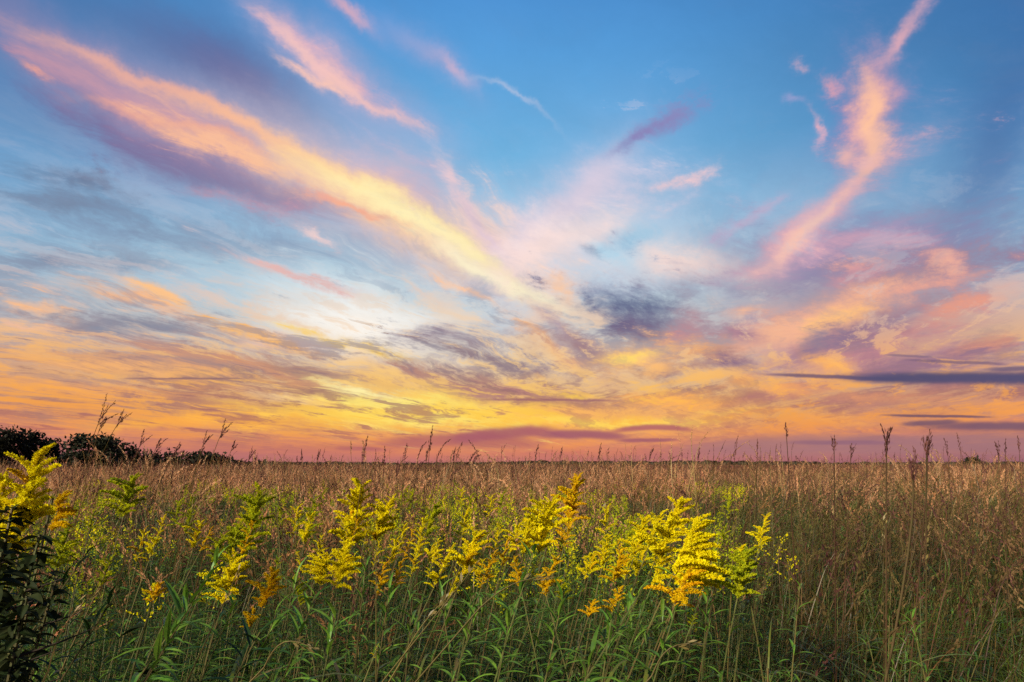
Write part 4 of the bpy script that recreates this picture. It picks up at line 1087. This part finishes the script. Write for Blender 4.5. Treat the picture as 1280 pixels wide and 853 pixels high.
PR = [
 (981,527,988,2.6,14,'tall stalk with a small dark tuft, first tall one right of centre',1.1,2,0.0),
 (1042,540,1043,2.5,24,'dark three pronged head left of the thick tallest stalk',1.3,3,0.0),
 (1066,547,1062,2.8,22,'branched seed head just left of the thick tallest stalk',1.0,2,.2),
 (1108,518,1108,2.2,34,'tallest thick stalk at the right with a pronged spear-shaped head',1.7,4,0.0),
 (1158,534,1158,2.2,34,'thick pronged stalk right of the tallest one',1.6,3,0.0),
 (1166,545,1158,2.25,28,'thinner prong stalk leaning right against the thick pronged one',1.4,2,.1),
 (1163,572,1154,2.15,30,'dark mop-headed stalk low in front of the thick pronged one',2.6,4,.1),
 (1180,549,1187,3.0,24,'seed stalk leaning left near the right edge',1.0,1,-.2),
 (1197,541,1203,3.0,26,'faint thin stalk second from the leaning left one',.8,1,-.1),
 (1243,546,1250,2.9,26,'dark headed stalk leaning left close to the right edge',1.1,2,-.1),
 (1256,550,1257,3.1,22,'pale thin stalk beside the dark headed one near the right edge',.8,1,0.0),
 (1271,546,1276,3.0,22,'narrow stalk at the very right edge of the horizon',1.0,1,-.1),
 (1140,559,1146,3.0,18,'short stalk leaning left of the thick pronged one',.9,1,-.2),
]
for px, py, hx, D, fl, lb, th, pr, cu in PR: plume_grass(px, py, hx, D, fl, lb, GR, thick=th, prongs=pr, curl=cu, size=.013 if th < 1.5 else .018, n=40)
# the many small seed heads along the horizon, alike
rg = random.Random(5)
SPANS = [(300, 520, 14, 560, 574), (600, 800, 28, 556, 575), (800, 980, 34, 553, 574), (960, 1278, 46, 552, 574), (60, 300, 14, 566, 578)]
MARKS = [(60, 'the dark trees at the left edge'), (140, 'the tallest bluestem head'), (231, 'the wide spreading bluestem fan'), (319, 'the last curved bluestem head'), (402, 'the small branched seed spike'), (466, 'the lone slanting seed head'),
         (602, 'the lowest hooked seed head'), (678, 'the feathery seed head'), (753, 'the dark upright seed head'), (820, 'the slanting seed head'), (875, 'the small dense dark head'), (948, 'the thin dark stalk'),
         (981, 'the stalk with a small tuft'), (1042, 'the three pronged head'), (1108, 'the tallest thick stalk'), (1163, 'the mop-headed stalk'), (1197, 'the faint thin stalk'), (1243, 'the dark headed leaning stalk')]
ORD = ['first', 'second', 'third', 'fourth', 'fifth', 'sixth', 'seventh', 'eighth', 'ninth', 'tenth', 'eleventh', 'twelfth', 'thirteenth', 'fourteenth', 'fifteenth', 'sixteenth', 'seventeenth', 'eighteenth', 'nineteenth', 'twentieth', 'next', 'last']
heads = []
for si, (a, b, n, y0, y1) in enumerate(SPANS):
    for i in range(n):
        x = a + (b - a) * (i + rg.random()) / n; y = y1 - (y1 - y0) * rg.random() ** 1.8; D = rg.uniform(3.4, 6.5)
        ln = rg.gauss(4 if x < 900 else 0, 4)
        heads.append((x, ln, y, D, rg.uniform(9, 17), rg.gauss(.15, .2)))
count = {}
for x, ln, y, D, fl, cu in sorted(heads):
    mk = [m for m in MARKS if m[0] <= x][-1]; k = count[mk[0]] = count.get(mk[0], -1) + 1
    plume_grass(x + ln, y, x, D, fl, '%s small %s seed head right of %s' % (ORD[k], 'leaning' if abs(ln) > 4 else 'upright', mk[1]), 'small seed heads along the horizon', size=.012, n=14, thick=.7, curl=cu)

# ------------------------------------------------------------------ grass tufts and single straws close by
def tuft(px, py, D, n, L, label, mat='blade_green', droop=(.8, 1.8), wd=(.003, .006), azr=None):
    r = random.Random(int(px * 5 + py)); tip = place(px, py, D); h = max(.05, tip.z - L * .75)
    root = tag(obj('grass_tuft', None, loc=(tip.x, D, 0)), label, 'grass tuft', 'arching grass tufts in the foreground', 'thing')
    mb = MB(); mb.tube([Vector((0, 0, 0)), Vector((0, 0, h * .5)), Vector((0, 0, h))], [.005, .004, .003], 'stem', 4); obj('stem', mb.mesh('stem'), root)
    for i in range(n):
        b = MB(); az = r.random() * 6.283 if azr is None else r.gauss(*azr)
        add_blade(b, Vector((0, 0, h * r.uniform(.75, 1))), az, L * r.uniform(.7, 1.2), r.uniform(.8, .97), r.uniform(*droop), r.uniform(*wd), mat if r.random() < .75 else 'straw', 8)
        obj('blade', b.mesh('blade'), root)
TUFTS = [
 (470,775,1.5,13,.38,'fresh green arching tuft at the bottom under the little spire'),
 (520,745,1.7,12,.36,'green tuft between the leafy stems in the green middle'),
 (600,775,1.5,13,.38,'bright green arching tuft below the centre cluster'),
 (690,780,1.5,12,.36,'green tuft below the rust and gold goldenrod'),
 (800,790,1.45,12,.36,'green arching tuft under the greenish gold goldenrod'),
 (340,750,1.6,12,.38,'green tuft with long blades left of the dense bright goldenrods'),
 (430,755,1.65,12,.36,'green tuft directly below the dense bright goldenrods'),
 (280,760,1.6,11,.38,'long bladed tuft below the spreading golden goldenrod'),
 (1060,775,1.7,12,.34,'arching grass tuft with pale tips in the dark grass at the lower right'),
 (1010,800,1.55,10,.32,'wide grass tuft left of the pale tipped one near the bottom'),
 (910,752,1.75,12,.36,'blue-green arching grass tuft below the rounded right goldenrod'),
 (930,800,1.5,10,.32,'grass tuft near the bottom under the blue-green arching one'),
 (1110,755,1.9,10,.34,'straw and green tuft with two long arches at the lower right'),
 (1190,780,1.8,10,.30,'narrow grass tuft at the lower right between two stalks'),
 (1230,815,1.5,10,.32,'dark grass tuft in the lower right corner'),
 (1150,825,1.4,9,.30,'low tuft near the bottom edge left of the corner tuft'),
 (850,815,1.4,9,.30,'dark arching tuft at the bottom under the big right cluster'),
 (400,820,1.4,9,.32,'tuft with one long low arch at the bottom left of centre'),
 (560,800,1.5,9,.34,'pale crossing blades at the bottom centre'),
 (640,830,1.35,9,.30,'low grass tuft at the bottom edge right of centre'),
 (230,810,1.4,9,.34,'shaded tuft at the bottom left'),
 (100,800,1.4,9,.34,'dark tuft in the lower left beside the broad leaves'),
 (740,770,1.6,9,.34,'fine arching tuft under the flat topped goldenrod'),
 (960,745,1.9,9,.30,'short tuft right of the rounded goldenrod'),
]
for t in TUFTS: tuft(*t)
def straw(x0, y0, x1, y1, D, bow, label, mat='straw', r0=.0026):
    A = place(x0, y0, D); B = place(x1, y1, D); dirn = (B - A); foot = A - dirn.normalized() * min(A.z / max(dirn.normalized().z, .25), 1.2)
    foot = Vector((foot.x, D, 0.0)); root = tag(obj('straw', None, loc=foot), label, 'dry stalk', 'dry straws crossing the foreground', 'thing')
    p = [Vector(), (A - foot)] ; pts = [Vector().lerp(A - foot, i / 4) for i in range(5)]
    n = Vector((-(B - A).z, 0, (B - A).x)).normalized() * bow
    pts += [(A - foot).lerp(B - foot, i / 8) + n * math.sin(math.pi * i / 8) for i in range(1, 9)]
    stem_part(root, pts, r0, .0008, mat, 'stem', 4)
    mb = MB(); add_plume(mb, pts[-4:], 0, 14, .02, 'straw', random.Random(int(x0)), .3, .14); obj('seed_head', mb.mesh('seed_head'), root)
STRAWS = [
 (480,850,600,700,1.45,.0,'long pale straw slanting up to the centre cluster'),
 (500,830,560,745,1.5,.01,'green straw running beside the long pale one'),
 (330,835,395,812,1.4,.04,'low arched straw at the bottom left of centre'),
 (600,760,690,720,1.5,.02,'pinkish straw bent over the centre leaves'),
 (815,845,878,805,1.35,.03,'brown straw arched at the bottom under the amber goldenrod'),
 (470,840,470,680,1.7,.0,'upright thin straw with a white tip near the little spire'),
 (235,850,300,710,1.5,.0,'straw slanting right through the blue-green leaves'),
 (60,840,120,740,1.3,.02,'orange-brown straw slanting in the lower left'),
 (1158,850,1158,640,2.1,.0,'reddish upright stalk below the thick pronged one', 'stalk_dark', .0014),
 (1105,780,1104,620,2.1,.0,'brown upright stalk below the tallest thick one', 'stalk_dark', .0014),
 (610,640,570,720,2.0,.0,'dry pale stalk beside the tallest centre goldenrod'),
 (760,620,742,668,2.4,.01,'bleached straw between tawny plumes right of the large goldenrod'),
 (915,720,918,655,2.0,.0,'bleached stalk standing right of the streaming goldenrod'),
]
for s in STRAWS:
    if s[1] > s[3]: straw(*s)
    else: straw(s[2], s[3], s[0], s[1], *s[4:])

# ------------------------------------------------------------------ trees at the left and the far tree line
def leafy_tree(px, py, wpx, D, label, seed, nleaf=2600, low=0.3, lw=.16):
    nleaf = int(nleaf * 1.5); lw *= 1.2
    r = random.Random(seed); top = place(px, py, D); H = top.z; Wd = wpx * D / FPX / 2
    root = tag(obj('tree', None, loc=(top.x, D, 0)), label, 'tree', 'trees and tall bushes beyond the field at the left', 'thing')
    tp = curve(Vector(), Vector((r.gauss(0, .08), r.gauss(0, .08), 1)), H * .8, 6, rv(r, .1))
    stem_part(root, tp, .14 * H / 5, .03, 'bark', 'trunk', 7)
    lobes = []
    for k in range(9):
        p, d = along(tp, r.uniform(.25, .95)); a = k * 2.4 + r.random(); e = r.uniform(.35, .95)
        q = Vector((math.cos(a) * Wd * e, math.sin(a) * Wd * e, r.uniform(low, .93) * H))
        q.z = min(q.z, H * (1.0 - .25 * e * e)); lobes.append((q, r.uniform(.24, .42) * Wd + .25))
        lp = [p, p.lerp(q, .5) + Vector((0, 0, .1)), q]; mb = MB(); mb.tube(lp, [.06, .035, .012], 'bark', 5); obj('limb', mb.mesh('limb'), root)
    lobes.append((Vector((tp[-1].x, tp[-1].y, H * .84)), .45 * Wd + .15))
    for k in range(7): a = k * .9; lobes.append((Vector((math.cos(a) * Wd * .55, math.sin(a) * Wd * .55, H * r.uniform(low * .6, .6))), Wd * .45))
    mb = MB()
    for i in range(nleaf):
        c, s = lobes[i % len(lobes)]; o = rv(r).normalized() * (r.random() ** .45) * s * (1 + .35 * math.sin(i * .77))
        p = c + Vector((o.x * 1.15, o.y * 1.15, o.z * .85)); u = rv(r).normalized(); w = u.cross(rv(r)).normalized()
        L = lw * r.uniform(.6, 1.5)
        mb.poly([p - u * L * .6, p + w * L * .35, p + u * L * .8, p - w * L * .35], 'crown')
    obj('crown', mb.mesh('crown'), root)
TREES = [
 (8,533,52,48,'dark round tree at the far left edge behind the goldenrod',2600),
 (50,536,40,50,'dark leafy tree joined to the right of the one at the left edge',2200),
 (86,566,34,58,'low bush in the dip between the left trees and the round tree',1200),
 (116,546,52,56,'round dark tree behind the tallest bluestem head',2600),
 (140,557,44,60,'smaller tree on the right shoulder of the round dark tree',1600),
 (172,567,48,70,'low wide tree behind the wide spreading bluestem fan, first of the low row',1500),
 (205,568,50,74,'low wide tree, middle of the low row',1500),
 (240,569,50,78,'low wide tree, third of the low row',1500),
 (262,570,44,80,'rounded last tree of the low row at the left',1500),
 (292,578,40,90,'small bush trailing off the end of the low tree row',900),
 (330,580,44,110,'tiny far bush left of centre on the horizon',600),
 (1216,574,20,120,'small dark round bush alone on the right horizon',700),
]
for i, (px, py, w, D, lb, nl_) in enumerate(TREES): leafy_tree(px, py, w, D, lb, 900 + i, nl_, .25, .22 * D / 60)
rg = random.Random(21); mb = MB()
for i in range(1500):
    D = rg.uniform(300, 430); x = rg.uniform(-1.15, 1.3) * D
    t = math.sin(x * .021) + .6 * math.sin(x * .057 + 1) + .5 * math.sin(x * .13)
    H = 2.0 + .45 * t + rg.uniform(0, 1.0); H = max(1.6, H); s = rg.uniform(1.5, 3.0)
    c = Vector((x, D, H - s * .75))
    for k in range(16):
        u = rv(rg).normalized(); u.z = abs(u.z); p = c + Vector((u.x * s * 1.3, u.y * s, u.z * s * .75)); w = u.cross(rv(rg)).normalized(); z = u.cross(w); L = s * .55
        mb.poly([p - w * L, p - z * L * .5, p + w * L * rg.uniform(.6, 1), p + z * L * .5], 'far')
    mb.poly([Vector((x - 3, D, 0)), Vector((x + 3, D, 0)), Vector((x + 2.4, D + .5, H * .8)), Vector((x - 2.4, D + .5, H * .8))], 'far')
tag(obj('far_treeline', mb.mesh('far_treeline')), 'thin dark line of distant woods along the whole horizon', 'woods', kind='stuff')
